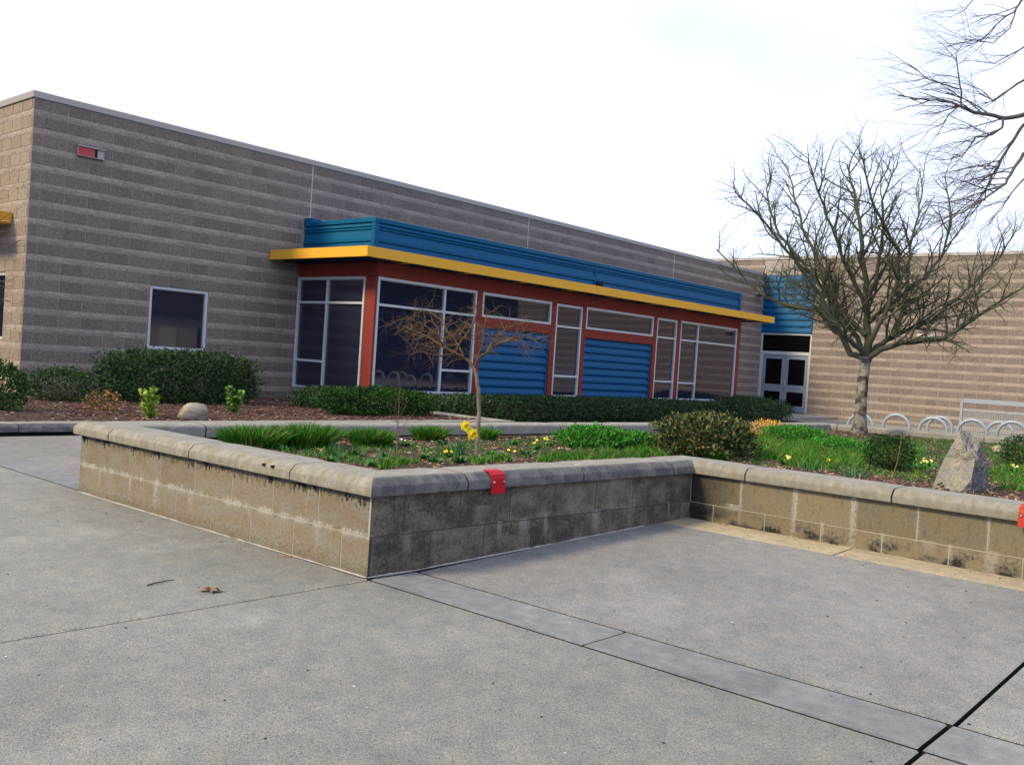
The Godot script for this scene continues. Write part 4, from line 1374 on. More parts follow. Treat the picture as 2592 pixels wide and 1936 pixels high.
func build_big_tree() -> void:
	var base := Vector3(13.8, SOIL - 0.02, -5.27)
	var depth := -(view.inverse() * (base - EYE)).z
	var t := thing("bare_tree", Vector3.ZERO, "bare mossy tree with vase-shaped crown and pale trunk in the planter", "tree")
	var bark := Color(0.078, 0.075, 0.068)
	var moss := Color(0.078, 0.098, 0.048)
	var mb := MB.new()
	var trunk := traced([[1058, 1640], [1062, 1560], [1072, 1400], [1084, 1280], [1095, 1180], [1105, 1110]], depth, 0, 1792, 500, 2.754)
	trunk[0] = base
	var r := PackedFloat32Array()
	var fine := PackedVector3Array()
	for i in 70:
		var s := i / 69.0 * (trunk.size() - 1)
		var k := mini(int(s), trunk.size() - 2)
		fine.append(trunk[k].lerp(trunk[k + 1], s - k))
	trunk = fine
	for i in trunk.size():
		var f := float(i) / (trunk.size() - 1)
		r.append(0.083 + 0.045 * pow(1.0 - f, 6) - 0.012 * f + 0.02 * smoothstep(0.85, 1.0, f))
	mb.tube(trunk, r, 22)
	for i in mb.v.size():
		var q := mb.v[i]
		mb.v[i] = q + mb.n[i] * 0.006 * noise.get_noise_3d(q.x * 500, q.y * 300, q.z * 500)
		var lichen := clampf(0.4 + 2.2 * noise.get_noise_3d(q.x * 260, q.y * 420, q.z * 260) + 1.0 * noise.get_noise_3d(q.x * 1200, q.y * 900, q.z * 1200), 0, 1)
		mb.c[i] = Color(0.05, 0.046, 0.042).lerp(Color(0.23, 0.22, 0.195), lichen)
	put("trunk", mb.mesh(), M.bark, t)
	var prm := {orders = [[7.0, 0.8, 0.58, 0.26, 0.15], [9.5, 0.38, 0.66, 0.34, 0.12], [12.0, 0.17, 0.64, 0.34, 0.15]], radius = [0.021, 0.0095, 0.0042], steps = [6, 4, 3],
		pull = Vector3(0, 1, 0), pull_k = [0.22, 0.1, 0.08], droop = Vector3(0, 1, 0), droop_k = [0.07, 0.04, 0.02], flat = 0.0, bark = bark, moss = moss, moss_k = 0.5}
	# [trace, swing, start radius, start depth]
	var limbs := [
		[[[1090, 1120], [1060, 1108], [1000, 1090], [930, 950], [890, 900], [780, 790], [640, 770], [520, 740], [430, 700], [330, 640], [200, 500], [60, 360]], 0.7, 0.042],
		[[[900, 905], [888, 850], [890, 760], [880, 640], [840, 480], [760, 330], [640, 180]], 0.6, 0.026],
		[[[1100, 1110], [1060, 1050], [960, 970], [870, 870], [800, 700], [700, 560], [560, 380], [420, 200], [270, 40], [190, -40]], -0.9, 0.036],
		[[[1108, 1120], [1120, 1000], [1112, 880], [1110, 780], [1105, 600], [1080, 400], [1060, 200], [1040, 50], [1000, -110], [970, -230]], 0.25, 0.05],
		[[[1100, 960], [1020, 880], [940, 790], [860, 700], [740, 560], [640, 420], [500, 260], [430, 80], [410, -60], [440, -140]], 0.9, 0.033],
		[[[1110, 1130], [1200, 1060], [1350, 1010], [1480, 1000], [1640, 980], [1740, 930], [1850, 850], [1960, 780], [2180, 640], [2300, 500]], -0.6, 0.040],
		[[[1740, 930], [1745, 850], [1780, 790], [1900, 700], [2060, 560], [2200, 380]], 0.5, 0.018],
		[[[1110, 1110], [1180, 1040], [1290, 970], [1400, 920], [1550, 860], [1750, 700], [1900, 560], [2050, 400], [2160, 200]], 0.8, 0.036],
		[[[1280, 975], [1330, 880], [1365, 770], [1390, 640], [1400, 480], [1420, 300], [1470, 120], [1500, -60], [1480, -200]], 0.4, 0.030],
		[[[1125, 870], [1220, 780], [1330, 700], [1500, 560], [1640, 420], [1700, 200], [1680, 0], [1650, -150]], 1.0, 0.030],
		[[[1110, 800], [1080, 700], [1000, 560], [930, 380], [860, 200], [790, 10], [730, -160], [700, -300]], -0.8, 0.030],
		[[[1108, 700], [1180, 560], [1200, 400], [1230, 220], [1220, 20], [1280, -140], [1330, -250]], -0.7, 0.026],
		[[[1105, 1120], [1150, 960], [1260, 760], [1330, 560], [1330, 380], [1240, 220], [1140, 0], [1100, -180], [1090, -310]], -1.1, 0.032],
		[[[1100, 1115], [1040, 980], [940, 830], [820, 620], [760, 420], [660, 200], [610, 20], [580, -120], [560, -220]], 1.2, 0.032]]
	for l in limbs:
		var lm := MB.new()
		var p := traced(l[0], depth, l[1], 1792, 500, 2.754, 0.0)
		limb_tube(lm, p, l[2] * 1.25, l[2] * 0.2, 8, bark, moss, 0.4)
		sprout(lm, p, l[2] * 1.2, 0, prm)
		put("limb", lm.mesh(), M.bark, t)

func build_little_tree() -> void:
	var base := Vector3(5.1, SOIL - 0.02, -4.77)
	var depth := -(view.inverse() * (base - EYE)).z
	var t := thing("weeping_tree", Vector3.ZERO, "small bare weeping tree with flat tangled crown behind the daffodils", "tree")
	var bark := Color(0.115, 0.066, 0.05)
	var gold := Color(0.145, 0.105, 0.052)
	var mb := MB.new()
	var trunk := traced([[1530, 1810], [1536, 1720], [1545, 1600], [1548, 1480], [1545, 1340], [1530, 1240], [1512, 1170]], depth, 0, 650, 500, 2.754)
	trunk[0] = base
	limb_tube(mb, trunk, 0.0175, 0.0125, 10, Color(0.15, 0.115, 0.095), Color(0.21, 0.18, 0.15), 0.4)
	put("trunk", mb.mesh(), M.bark, t)
	var prm := {orders = [[30.0, 0.22, 0.75, 0.38, 0.15], [26.0, 0.12, 0.7, 0.42, 0.1], [16.0, 0.06, 0.6, 0.3, 0.2]], radius = [0.0038, 0.0021, 0.0013], steps = [7, 5, 3],
		pull = Vector3(0, 0.6, 0), pull_k = [0.35, 0.0, 0.0], droop = Vector3(0, -1, 0), droop_k = [0.07, 0.09, 0.08], flat = 0.45, bark = bark, moss = gold, moss_k = 0.5}
	var limbs := [
		[[[1520, 1200], [1470, 1130], [1380, 1080], [1300, 1040], [1240, 1000], [1190, 970], [1130, 940], [1030, 900], [960, 960]], 0.15, 0.012],
		[[[1385, 1075], [1420, 1010], [1470, 940], [1520, 860], [1540, 780], [1510, 740]], -0.2, 0.009],
		[[[1518, 1190], [1540, 1120], [1600, 1080], [1680, 1020], [1760, 990], [1850, 960], [1940, 990], [2000, 1060]], -0.12, 0.011],
		[[[1600, 1080], [1640, 1010], [1690, 960], [1740, 900], [1830, 880], [1920, 930]], 0.3, 0.007],
		[[[1300, 1040], [1260, 960], [1180, 900], [1080, 850], [980, 850], [900, 900]], -0.25, 0.007],
		[[[1440, 1110], [1400, 1020], [1330, 930], [1280, 850], [1190, 790], [1100, 770]], 0.3, 0.007],
		[[[1530, 1130], [1570, 1030], [1580, 920], [1600, 820], [1680, 770]], 0.25, 0.006],
		[[[1380, 1080], [1300, 1100], [1200, 1090], [1120, 1070], [1060, 1100]], -0.2, 0.004]]
	for l in limbs:
		var lm := MB.new()
		var p := traced(l[0], depth, l[1], 650, 500, 2.754)
		limb_tube(lm, p, l[2], l[2] * 0.25, 7, bark, gold, 0.45)
		sprout(lm, p, l[2], 0, prm)
		put("limb", lm.mesh(), M.bark, t)

func build_hanging_tree() -> void:
	var depth := 10.0
	var base := Vector3(13.1, SOIL - 0.02, -0.3)
	var t := thing("tall_tree", Vector3.ZERO, "tall bare tree whose drooping dark branches hang into view beside the planter", "tree")
	var bark := Color(0.085, 0.08, 0.085)
	var moss := Color(0.10, 0.085, 0.05)
	var mb := MB.new()
	var trunk := PackedVector3Array()
	for i in 9: trunk.append(base + Vector3(0.05 * sin(i * 1.3), i * 0.95, 0.04 * cos(i * 1.7)))
	limb_tube(mb, trunk, 0.19, 0.10, 14, Color(0.06, 0.052, 0.05), Color(0.14, 0.13, 0.11), 0.3)
	put("trunk", mb.mesh(), M.bark, t)
	var left := -(view.x * 1.0)
	var prm := {orders = [[9.0, 0.62, 0.55, 0.18, 0.08], [11.0, 0.32, 0.6, 0.24, 0.12], [12.0, 0.13, 0.58, 0.26, 0.2]], radius = [0.0075, 0.0035, 0.0021], steps = [7, 5, 3],
		pull = (left + Vector3(0, 0.1, 0)).normalized(), pull_k = [0.55, 0.35, 0.2], droop = (left * 0.8 + Vector3(0, -0.35, 0)).normalized(), droop_k = [0.10, 0.08, 0.05], flat = 0.1, bark = bark, moss = moss, moss_k = 0.05}
	# [trace in the crop at (1792, 0), radius, swing, height on the trunk or -1 for a side limb]
	var limbs := [
		[[[2203, 800], [2080, 825], [1960, 800], [1850, 775], [1760, 740], [1700, 715], [1600, 700], [1440, 690], [1330, 660]], 0.030, 0.3, 4.6],
		[[[1770, 735], [1770, 640], [1755, 540], [1740, 450], [1735, 370], [1800, 280], [1900, 270]], 0.012, -0.2, -1],
		[[[1755, 620], [1640, 585], [1540, 552], [1450, 480], [1330, 400], [1260, 370]], 0.010, 0.2, -1],
		[[[2060, 830], [2055, 890], [1990, 940], [1870, 955], [1815, 1040], [1780, 1090], [1660, 1110], [1540, 1110]], 0.016, -0.2, -1],
		[[[1750, 745], [1680, 800], [1640, 860], [1550, 905], [1470, 1000], [1370, 1055]], 0.009, 0.1, -1],
		[[[2203, 870], [2150, 950], [2080, 1060], [2030, 1150], [1985, 1220], [1950, 1290], [1935, 1390], [1780, 1460], [1640, 1530]], 0.021, 0.4, 3.9],
		[[[2203, 1070], [2130, 1180], [2080, 1280], [1990, 1345], [1880, 1420], [1740, 1500], [1600, 1590]], 0.022, -0.5, 3.2],
		[[[2190, 0], [2140, 80], [2080, 110], [2010, 180], [1920, 270], [1800, 330], [1680, 400]], 0.013, 0.3, 6.8],
		[[[2150, 70], [2118, 190], [1990, 300], [1880, 285], [1770, 265], [1690, 240]], 0.009, -0.3, -1],
		[[[2203, 560], [2080, 640], [2000, 700], [1900, 650], [1800, 640]], 0.014, 0.5, 5.3],
		[[[1990, 710], [1930, 640], [1860, 600], [1790, 640]], 0.006, -0.2, -1],
		[[[2203, 330], [2120, 380], [2000, 440], [1900, 430], [1790, 420]], 0.010, 0.2, 6.0],
		[[[1850, 0], [1800, 60], [1700, 120], [1560, 115]], 0.007, 0.1, -1],
		[[[2020, 1170], [1950, 1180], [1900, 1130], [1850, 1240], [1760, 1330]], 0.008, 0.1, -1],
		[[[2203, 1250], [2120, 1340], [2050, 1460], [1950, 1560], [1850, 1680]], 0.010, 0.2, 2.9]]
	for l in limbs:
		var lm := MB.new()
		var p := traced(l[0], depth, l[2], 1792, 0, 2.754)
		limb_tube(lm, p, l[1] * 0.8, l[1] * 0.15, 7, bark, moss, 0.0)
		sprout(lm, p, l[1] * 0.8, 0, prm)
		if l[3] > 0:
			var a: Vector3 = base + Vector3(0, l[3] - SOIL, 0)
			var b := p[0]
			var link := PackedVector3Array([a, a.lerp(b, 0.33) + Vector3(0, 0.25, 0), a.lerp(b, 0.66) + Vector3(0, 0.2, 0), b])
			limb_tube(lm, link, l[1] * 2.0, l[1] * 0.8, 8, bark, moss, 0.0)
		put("limb", lm.mesh(), M.bark, t)

func build_edge_tree() -> void:
	# thin bare tree at the building corner; only its twig ends reach into view
	var base := Vector3(4.7, 0.0, -15.2)
	var t := thing("young_tree", base, "thin bare young tree whose twigs cross the lit end wall", "tree")
	var mb := MB.new()
	limb_tube(mb, wander(Vector3(0, -0.02, 0), Vector3.UP, 2.2, 6, 0.04, Vector3.UP, 0.0), 0.04, 0.028, 9, Color(0.12, 0.1, 0.09), Color(0.2, 0.18, 0.15), 0.3)
	put("trunk", mb.mesh(), M.bark, t)
	var prm := {orders = [[7.0, 0.5, 0.5, 0.16, 0.2], [9.0, 0.24, 0.55, 0.2, 0.1]], radius = [0.008, 0.004], steps = [6, 4],
		pull = Vector3(0.6, 0.3, 0.4), pull_k = [0.3, 0.2], droop = Vector3(0.5, 0.2, 0.3), droop_k = [0.04, 0.03], flat = 0.0, bark = Color(0.10, 0.085, 0.075), moss = Color(0.17, 0.15, 0.12), moss_k = 0.2}
	for i in 6:
		var lm := MB.new()
		var h := 1.5 + i * 0.14
		var p := wander(Vector3(0, h, 0), Vector3(0.7 - 0.1 * (i % 2), 0.15 + 0.13 * i, 0.35 + 0.16 * (i % 3)), 1.0 + 0.14 * (i % 3), 8, 0.1, Vector3.UP, 0.02)
		limb_tube(lm, p, 0.016, 0.004, 6, prm.bark, prm.moss, 0.2)
		sprout(lm, p, 0.016, 0, prm)
		put("limb", lm.mesh(), M.bark, t)

# ---------------------------------------------------------------- beds, rocks, flowers, small things
func rebase(t: Node3D, base: Vector3) -> void:
	for c in t.get_children(): c.position -= base
	t.position = base

func on_x(px: float, py: float, x: float) -> Vector3:
	var d := ray(px, py)
	return EYE + d * ((x - EYE.x) / d.x)

func build_beds() -> void:
	var bed := MB.new()
	for p in [[-9.0, 12.1, -32.0, -10.88, 0.05, 0.115], [12.3, 28.4, -14.4, -12.5, -0.1, -0.12]]:
		var nx := 30
		var nz := 16
		var f := bed.v.size()
		for j in nz + 1:
			for i in nx + 1:
				var x := lerpf(p[0], p[1], float(i) / nx)
				var z := lerpf(p[2], p[3], float(j) / nz)
				bed.vert(Vector3(x, lerpf(p[4], p[5], clampf((z - ZF) / (p[3] - ZF), 0, 1) if p[2] < -30 else float(j) / nz) + 0.02 * noise.get_noise_2d(x * 60, z * 60), z), Vector3.UP)
		for j in nz:
			for i in nx:
				var q := f + j * (nx + 1) + i
				bed.idx.append_array(PackedInt32Array([q, q + 1, q + nx + 1, q + 1, q + nx + 2, q + nx + 1]))
	struct("garden_soil", bed.mesh(), M.soil)
	# low concrete kerb round the bed
	var t := thing("garden_kerb", Vector3(6, 0, -10.7), "low weathered concrete kerb along the dark mulch bed", "kerb")
	var cm := mat(Color.WHITE, 0.92)
	cm.albedo_texture = tex(coping_image(1))
	var runs := [[Vector3(-4.0, 0, -10.62), Vector3(1, 0, 0), Vector3(0, 0, 1), 16.3], [Vector3(12.3, 0, -10.62), Vector3(0, 0, -1), Vector3(1, 0, 0), 3.4]]
	for r in runs:
		var u := 0.0
		var k := 0
		while u < r[3] - 0.05:
			var e := minf(u + 1.02, r[3])
			var me := coping_stone(r[0], r[1], r[2], u + 0.005, e - 0.005, 0.0, 0.0, k * 0.83)
			var o := put("kerb_stone", me, cm, t)
			o.position = Vector3(-6, -0.375, 10.7)
			u = e
			k += 1
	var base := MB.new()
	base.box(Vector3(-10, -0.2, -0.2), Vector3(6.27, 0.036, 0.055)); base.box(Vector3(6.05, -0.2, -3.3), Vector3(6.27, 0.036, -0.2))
	put("shadow_footing", base.mesh(), M.joint_dark, t)  # near-black: the shadow beneath the kerb stones put into its colour

func chips(called: String, label: String, n: int, place: Callable, cols: Array, size: float) -> void:
	var mb := MB.new()
	mb.bevel(Vector3(-0.5, -0.09, -0.22), Vector3(0.5, 0.09, 0.22), 0.06)
	var mm := MultiMesh.new()
	mm.transform_format = MultiMesh.TRANSFORM_3D
	mm.use_colors = true
	mm.mesh = mb.mesh()
	mm.instance_count = n
	for i in n:
		var p: Vector3 = place.call()
		var b := Basis.from_euler(Vector3(rnd(-0.4, 0.4), rnd(0, TAU), rnd(-0.4, 0.4))).scaled_local(Vector3(rnd(0.5, 1.4), rnd(0.6, 1.2), rnd(0.6, 1.3)) * size)
		mm.set_instance_transform(i, Transform3D(b, p))
		mm.set_instance_color(i, tint(cols[rng.randi() % cols.size()], 0.3))
	var o := MultiMeshInstance3D.new()
	o.name = numbered(self, called)
	o.multimesh = mm
	o.material_override = M.litter
	add_child(o)
	tag(o, label, "mulch")
	o.set_meta("kind", "stuff")

func in_planter(m := 0.12) -> Vector3:
	for k in 50:
		var p := Vector2(rnd(3.3, 9.0), rnd(-6.6, 0.0)) if rng.randf() < 0.75 else Vector2(rnd(9.0, 15.4), rnd(-6.4, -1.0))
		if Geometry2D.is_point_in_polygon(p, planter_ring): return Vector3(p.x, soil_y(p.x, p.y) + rnd(0, 0.008), p.y)
	return Vector3(5, SOIL, -5)

func boulder(at: Vector3, half: Vector3, seed_value: int, label: String, cols: Array, peak := 0.0, flats := 9) -> void:
	# a rock cut by random planes
	var t := thing("boulder", at, label, "rock")
	var rg := RandomNumberGenerator.new()
	rg.seed = seed_value
	var planes := []
	for i in flats:
		var z := rg.randf_range(-0.3, 1.0)
		var a := rg.randf() * TAU
		var s := sqrt(maxf(0.0, 1 - z * z))
		planes.append([Vector3(s * cos(a), z, s * sin(a)), rg.randf_range(0.62, 0.9)])
	var mb := MB.new()
	var nu := 56
	var nv := 30
	for j in nv + 1:
		for i in nu + 1:
			var th := PI * j / nv
			var ph := TAU * i / nu
			var d := Vector3(sin(th) * cos(ph), cos(th), sin(th) * sin(ph))
			var r := 1.0
			for p in planes:
				var k: float = d.dot(p[0])
				if k > 0.05: r = minf(r, p[1] / k)
			r *= 1.0 + 0.06 * noise.get_noise_3d(d.x * 160 + seed_value, d.y * 160, d.z * 160) + 0.03 * noise.get_noise_3d(d.x * 600, d.y * 600 + seed_value, d.z * 600)
			var q := d * r
			if peak > 0: q = Vector3(q.x * (1.0 - peak * clampf(q.y + 0.3, 0, 1.2)) + 0.10 * clampf(q.y, 0, 1), q.y * (1.15), q.z * (1.0 - peak * 0.8 * clampf(q.y + 0.3, 0, 1.2)))
			mb.vert(q * half + Vector3(0, half.y * 0.55, 0), d)
	for j in nv:
		for i in nu:
			var a := j * (nu + 1) + i
			mb.idx.append_array(PackedInt32Array([a, a + nu + 1, a + 1, a + 1, a + nu + 1, a + nu + 2]))
	# normals from the faces
	var acc := PackedVector3Array()
	acc.resize(mb.v.size())
	for i in range(0, mb.idx.size(), 3):
		var a := mb.v[mb.idx[i]]
		var nn := (mb.v[mb.idx[i + 1]] - a).cross(mb.v[mb.idx[i + 2]] - a)
		for k in 3: acc[mb.idx[i + k]] += nn
	for i in acc.size():
		mb.n[i] = acc[i].normalized()
		if mb.n[i].dot(mb.v[i] - Vector3(0, half.y * 0.5, 0)) < 0: mb.n[i] = -mb.n[i]
		var q := mb.v[i]
		var k := clampf(0.5 + 1.2 * noise.get_noise_3d(q.x * 260 + seed_value, q.y * 260, q.z * 260), 0, 1)
		var side: float = clampf(0.5 + (q.x * 0.6 - q.z * 0.2) / half.x * 0.8 + 0.6 * noise.get_noise_3d(q.x * 300, q.y * 300, q.z * 300 + 9), 0, 1) if cols.size() > 2 else 0.0
		var c: Color = cols[0].lerp(cols[1], k)
		if cols.size() > 2: c = c.lerp(cols[2], smoothstep(0.45, 0.6, side))
		mb.c[i] = c / GRAIN
	put("stone", mb.mesh(), M.rock, t)

# the pointed rock: faces between corners found in the photograph, split finer and roughened
func standing_rock() -> void:
	var foot := on_y(2432, 1242, SOIL)
	foot.y = SOIL - 0.03
	var t := thing("boulder", foot, "pointed grey standing rock with a pale yellowish face beside the coping", "rock")
	var near := -(view.inverse() * (foot - EYE)).z
	var P := func(x: float, y: float, back: float) -> Vector3: return deep(2192 + x / 3.67, 850 + y / 3.67, near + back) - foot
	var apex: Vector3 = P.call(872, 880, 0.13)
	var apex_r: Vector3 = P.call(965, 886, 0.17)
	var l1: Vector3 = P.call(800, 1010, 0.12)
	var l2: Vector3 = P.call(742, 1120, 0.12)
	var l3: Vector3 = P.call(610, 1360, 0.10)
	var m1: Vector3 = P.call(905, 1030, 0.04)
	var r1: Vector3 = P.call(1015, 1160, 0.0)
	var f1: Vector3 = P.call(985, 1330, -0.04)
	var f2: Vector3 = P.call(870, 1470, -0.06)
	var f3: Vector3 = P.call(980, 1480, -0.03)
	var h1: Vector3 = P.call(1060, 1000, 0.14)
	var h2: Vector3 = P.call(1135, 1190, 0.15)
	var h3: Vector3 = P.call(1150, 1470, 0.12)
	var b1: Vector3 = P.call(900, 1000, 0.30)
	var b2: Vector3 = P.call(760, 1420, 0.33)
	var b3: Vector3 = P.call(1080, 1430, 0.36)
	l3.y = minf(l3.y, 0.0)
	var tris := [[apex, l1, m1], [l1, l2, m1], [m1, l2, r1], [l2, l3, f2], [l2, f2, f1], [l2, f1, r1], [f2, f3, f1], [apex, m1, apex_r], [m1, r1, h1], [m1, h1, apex_r], [r1, f1, h2], [r1, h2, h1], [f1, f3, h3], [f1, h3, h2],
		[apex, b1, l1], [apex, apex_r, b1], [apex_r, h1, b1], [l1, b1, b2], [l1, b2, l2], [l2, b2, l3], [h1, h2, b3], [h1, b3, b1], [h2, h3, b3], [b1, b3, b2], [l3, b2, f2], [f2, b2, b3], [f2, b3, f3], [f3, b3, h3]]
	var mb := MB.new()
	var mid := (l2 + h2 + f1 + b1) * 0.25
	for k in 4:
		var nx := []
		for q in tris:
			var a: Vector3 = q[0]
			var b: Vector3 = q[1]
			var c: Vector3 = q[2]
			var ab := (a + b) * 0.5
			var bc := (b + c) * 0.5
			var ca := (c + a) * 0.5
			nx.append_array([[a, ab, ca], [ab, b, bc], [ca, bc, c], [ab, bc, ca]])
		tris = nx
	var rough := func(p: Vector3) -> Vector3:
		var d := (p - mid).normalized()
		return p + d * (0.016 * noise.get_noise_3d(p.x * 480, p.y * 480, p.z * 480) + 0.006 * noise.get_noise_3d(p.x * 1900, p.y * 1900, p.z * 1900))
	for q in tris:
		var a: Vector3 = rough.call(q[0])
		var b: Vector3 = rough.call(q[1])
		var c: Vector3 = rough.call(q[2])
		var g := (a + b + c) / 3.0
		if (b - a).cross(c - a).dot(g - mid) < 0:
			var sw := b
			b = c
			c = sw
		# faces turned to the front left are pale and yellowish, the others dark grey
		var n := (b - a).cross(c - a).normalized()
		var pale_side := smoothstep(0.35, 0.6, n.dot((f2 - l2).cross(r1 - l2).normalized()) + 0.35 * noise.get_noise_3d(g.x * 500, g.y * 500, g.z * 500))
		var pale := Color(0.25, 0.23, 0.18).lerp(Color(0.19, 0.187, 0.175), clampf(0.5 + 1.3 * noise.get_noise_3d(g.x * 260, g.y * 260, g.z * 260 + 40), 0, 1))
		mb.col = Color(0.115, 0.112, 0.118).lerp(pale, pale_side) / GRAIN
		mb.col.a = 1
		mb.tri(a, b, c)
	put("stone", mb.mesh(), M.rock, t)

# daffodil: stem, six petals, trumpet; faces along "look"
func daffodil(root: Vector3, head: Vector3, look: Vector3, size: float, label: String) -> void:
	var t := thing("daffodil", root, label, "flower")
	var h := head - root
	var st := MB.new()
	st.col = Color(0.06, 0.15, 0.03)
	var neck := h - look * size * 0.55
	st.tube(PackedVector3Array([Vector3(0, -0.01, 0), Vector3(neck.x * 0.3, neck.y * 0.5, neck.z * 0.3), neck + Vector3(0, 0.012, 0), h - look * size * 0.15]), PackedFloat32Array([0.0035, 0.003, 0.003, 0.004]), 6)
	put("stem", st.mesh(), M.grass, t)
	var s := look.cross(Vector3.UP).normalized()
	var u := s.cross(look).normalized()
	for i in 6:
		var a := TAU * i / 6.0 + 0.3
		var d := s * cos(a) + u * sin(a)
		var e := -s * sin(a) + u * cos(a)
		var pb := MB.new()
		pb.col = tint(Color(0.86, 0.72, 0.03), 0.05)
		pb.leaf(h + d * size * 0.05, (d * 0.5 + look * rnd(-0.06, 0.06)) * size, e * size * 0.27, size * 0.03)
		put("petal", pb.mesh(), M.petal, t)
	var cb := MB.new()
	cb.col = Color(0.85, 0.55, 0.01)
	var ring := []
	for j in 5:
		var f := j / 4.0
		var row := []
		for i in 13:
			var a := TAU * i / 12.0
			var rr := size * (0.12 + 0.05 * f + (0.06 * f * f)) * (1.0 + (0.1 * sin(a * 6.0) if j == 4 else 0.0))
			row.append(h + (s * cos(a) + u * sin(a)) * rr + look * size * 0.42 * f)
		ring.append(row)
	for j in 4:
		for i in 12: cb.quad(ring[j][i], ring[j][i + 1], ring[j + 1][i + 1], ring[j + 1][i])
	put("trumpet", cb.mesh(), M.petal, t)

# a low primrose: rosette of leaves with a few small pale yellow flowers
func primrose(px: float, py: float, label: String, col := Color(0.75, 0.66, 0.08), flowers := 3, tall := 0.07, group := "primroses among the grass") -> void:
	var p := on_y(px, py, SOIL)
	p.y = soil_y(p.x, p.z)
	var t := thing("primrose", p, label, "flower", group)
	var lf := MB.new()
	for i in 16:
		var a := rnd(0, TAU)
		var d := Vector3(cos(a), rnd(0.25, 0.9), sin(a)).normalized()
		lf.col = tint(Color(0.06, 0.20, 0.03), 0.25)
		lf.leaf(Vector3(rnd(-0.02, 0.02), 0, rnd(-0.02, 0.02)), d * rnd(0.05, 0.09), d.cross(Vector3.UP).normalized() * 0.016, 0.006)
	put("leaves", lf.mesh(), M.leaf, t)
	for k in flowers:
		var fb := MB.new()
		var c := Vector3(rnd(-0.05, 0.05), tall * rnd(0.7, 1.2), rnd(-0.05, 0.05))
		var look := (Vector3.UP * 0.8 + (EYE - p).normalized() * 0.7 + any_dir() * 0.4).normalized()
		var s := look.cross(Vector3(0.2, 1, 0.1)).normalized()
		var u := s.cross(look).normalized()
		for i in 5:
			var a := TAU * i / 5.0
			var d := s * cos(a) + u * sin(a)
			fb.col = tint(col, 0.1)
			fb.leaf(c, (d + look * 0.15) * 0.0135, (u * cos(a) - s * sin(a)) * 0.0065, 0.002)
		fb.col = Color(0.06, 0.15, 0.03)
		fb.tube(PackedVector3Array([Vector3.ZERO, c * 0.5 + Vector3(0, 0.004, 0), c]), PackedFloat32Array([0.0015, 0.0013, 0.0012]), 4)
		put("bloom", fb.mesh(), M.petal, t)

func strap_clump(px: float, py: float, n: int, h: float, label: String, spread_r := 0.05) -> void:
	var p := on_y(px, py, SOIL)
	p.y = soil_y(p.x, p.z)
	var t := thing("bulb_leaves", p, label, "plant")
	var mb := MB.new()
	blades_into(mb, Vector3(0, -0.005, 0), spread_r, spread_r, n, h, 0.006, BLUEGREEN, 0.35, false)
	put("leaves", mb.mesh(), M.grass, t)

func grass_region(corners: Array, density: float, h: float, cols: Array, into: MB, w := 0.0035) -> void:
	var poly := PackedVector2Array()
	var lo := Vector2(1e9, 1e9)
	var hi := -lo
	for c in corners:
		var p := on_y(c[0], c[1], SOIL)
		poly.append(Vector2(p.x, p.z))
		lo = lo.min(Vector2(p.x, p.z))
		hi = hi.max(Vector2(p.x, p.z))
	var n := int((hi.x - lo.x) * (hi.y - lo.y) * density)
	for i in n:
		var q := Vector2(rnd(lo.x, hi.x), rnd(lo.y, hi.y))
		if not Geometry2D.is_point_in_polygon(q, poly) or not Geometry2D.is_point_in_polygon(q, planter_ring): continue
		var f := noise.get_noise_2d(q.x * 130, q.y * 130)
		if f < -0.18 + rnd(-0.1, 0.1): continue
		var p := Vector3(q.x, soil_y(q.x, q.y) - 0.004, q.y)
		var out := any_dir()
		out.y = 0
		into.col = tint(cols[rng.randi() % cols.size()], 0.25)
		var d := (Vector3.UP + out * 0.45).normalized()
		into.blade(p, d, out * 0.35, h * rnd(0.5, 1.2) * (0.8 + 0.6 * f), w * rnd(0.7, 1.3), d.cross(any_dir()).normalized(), 2)

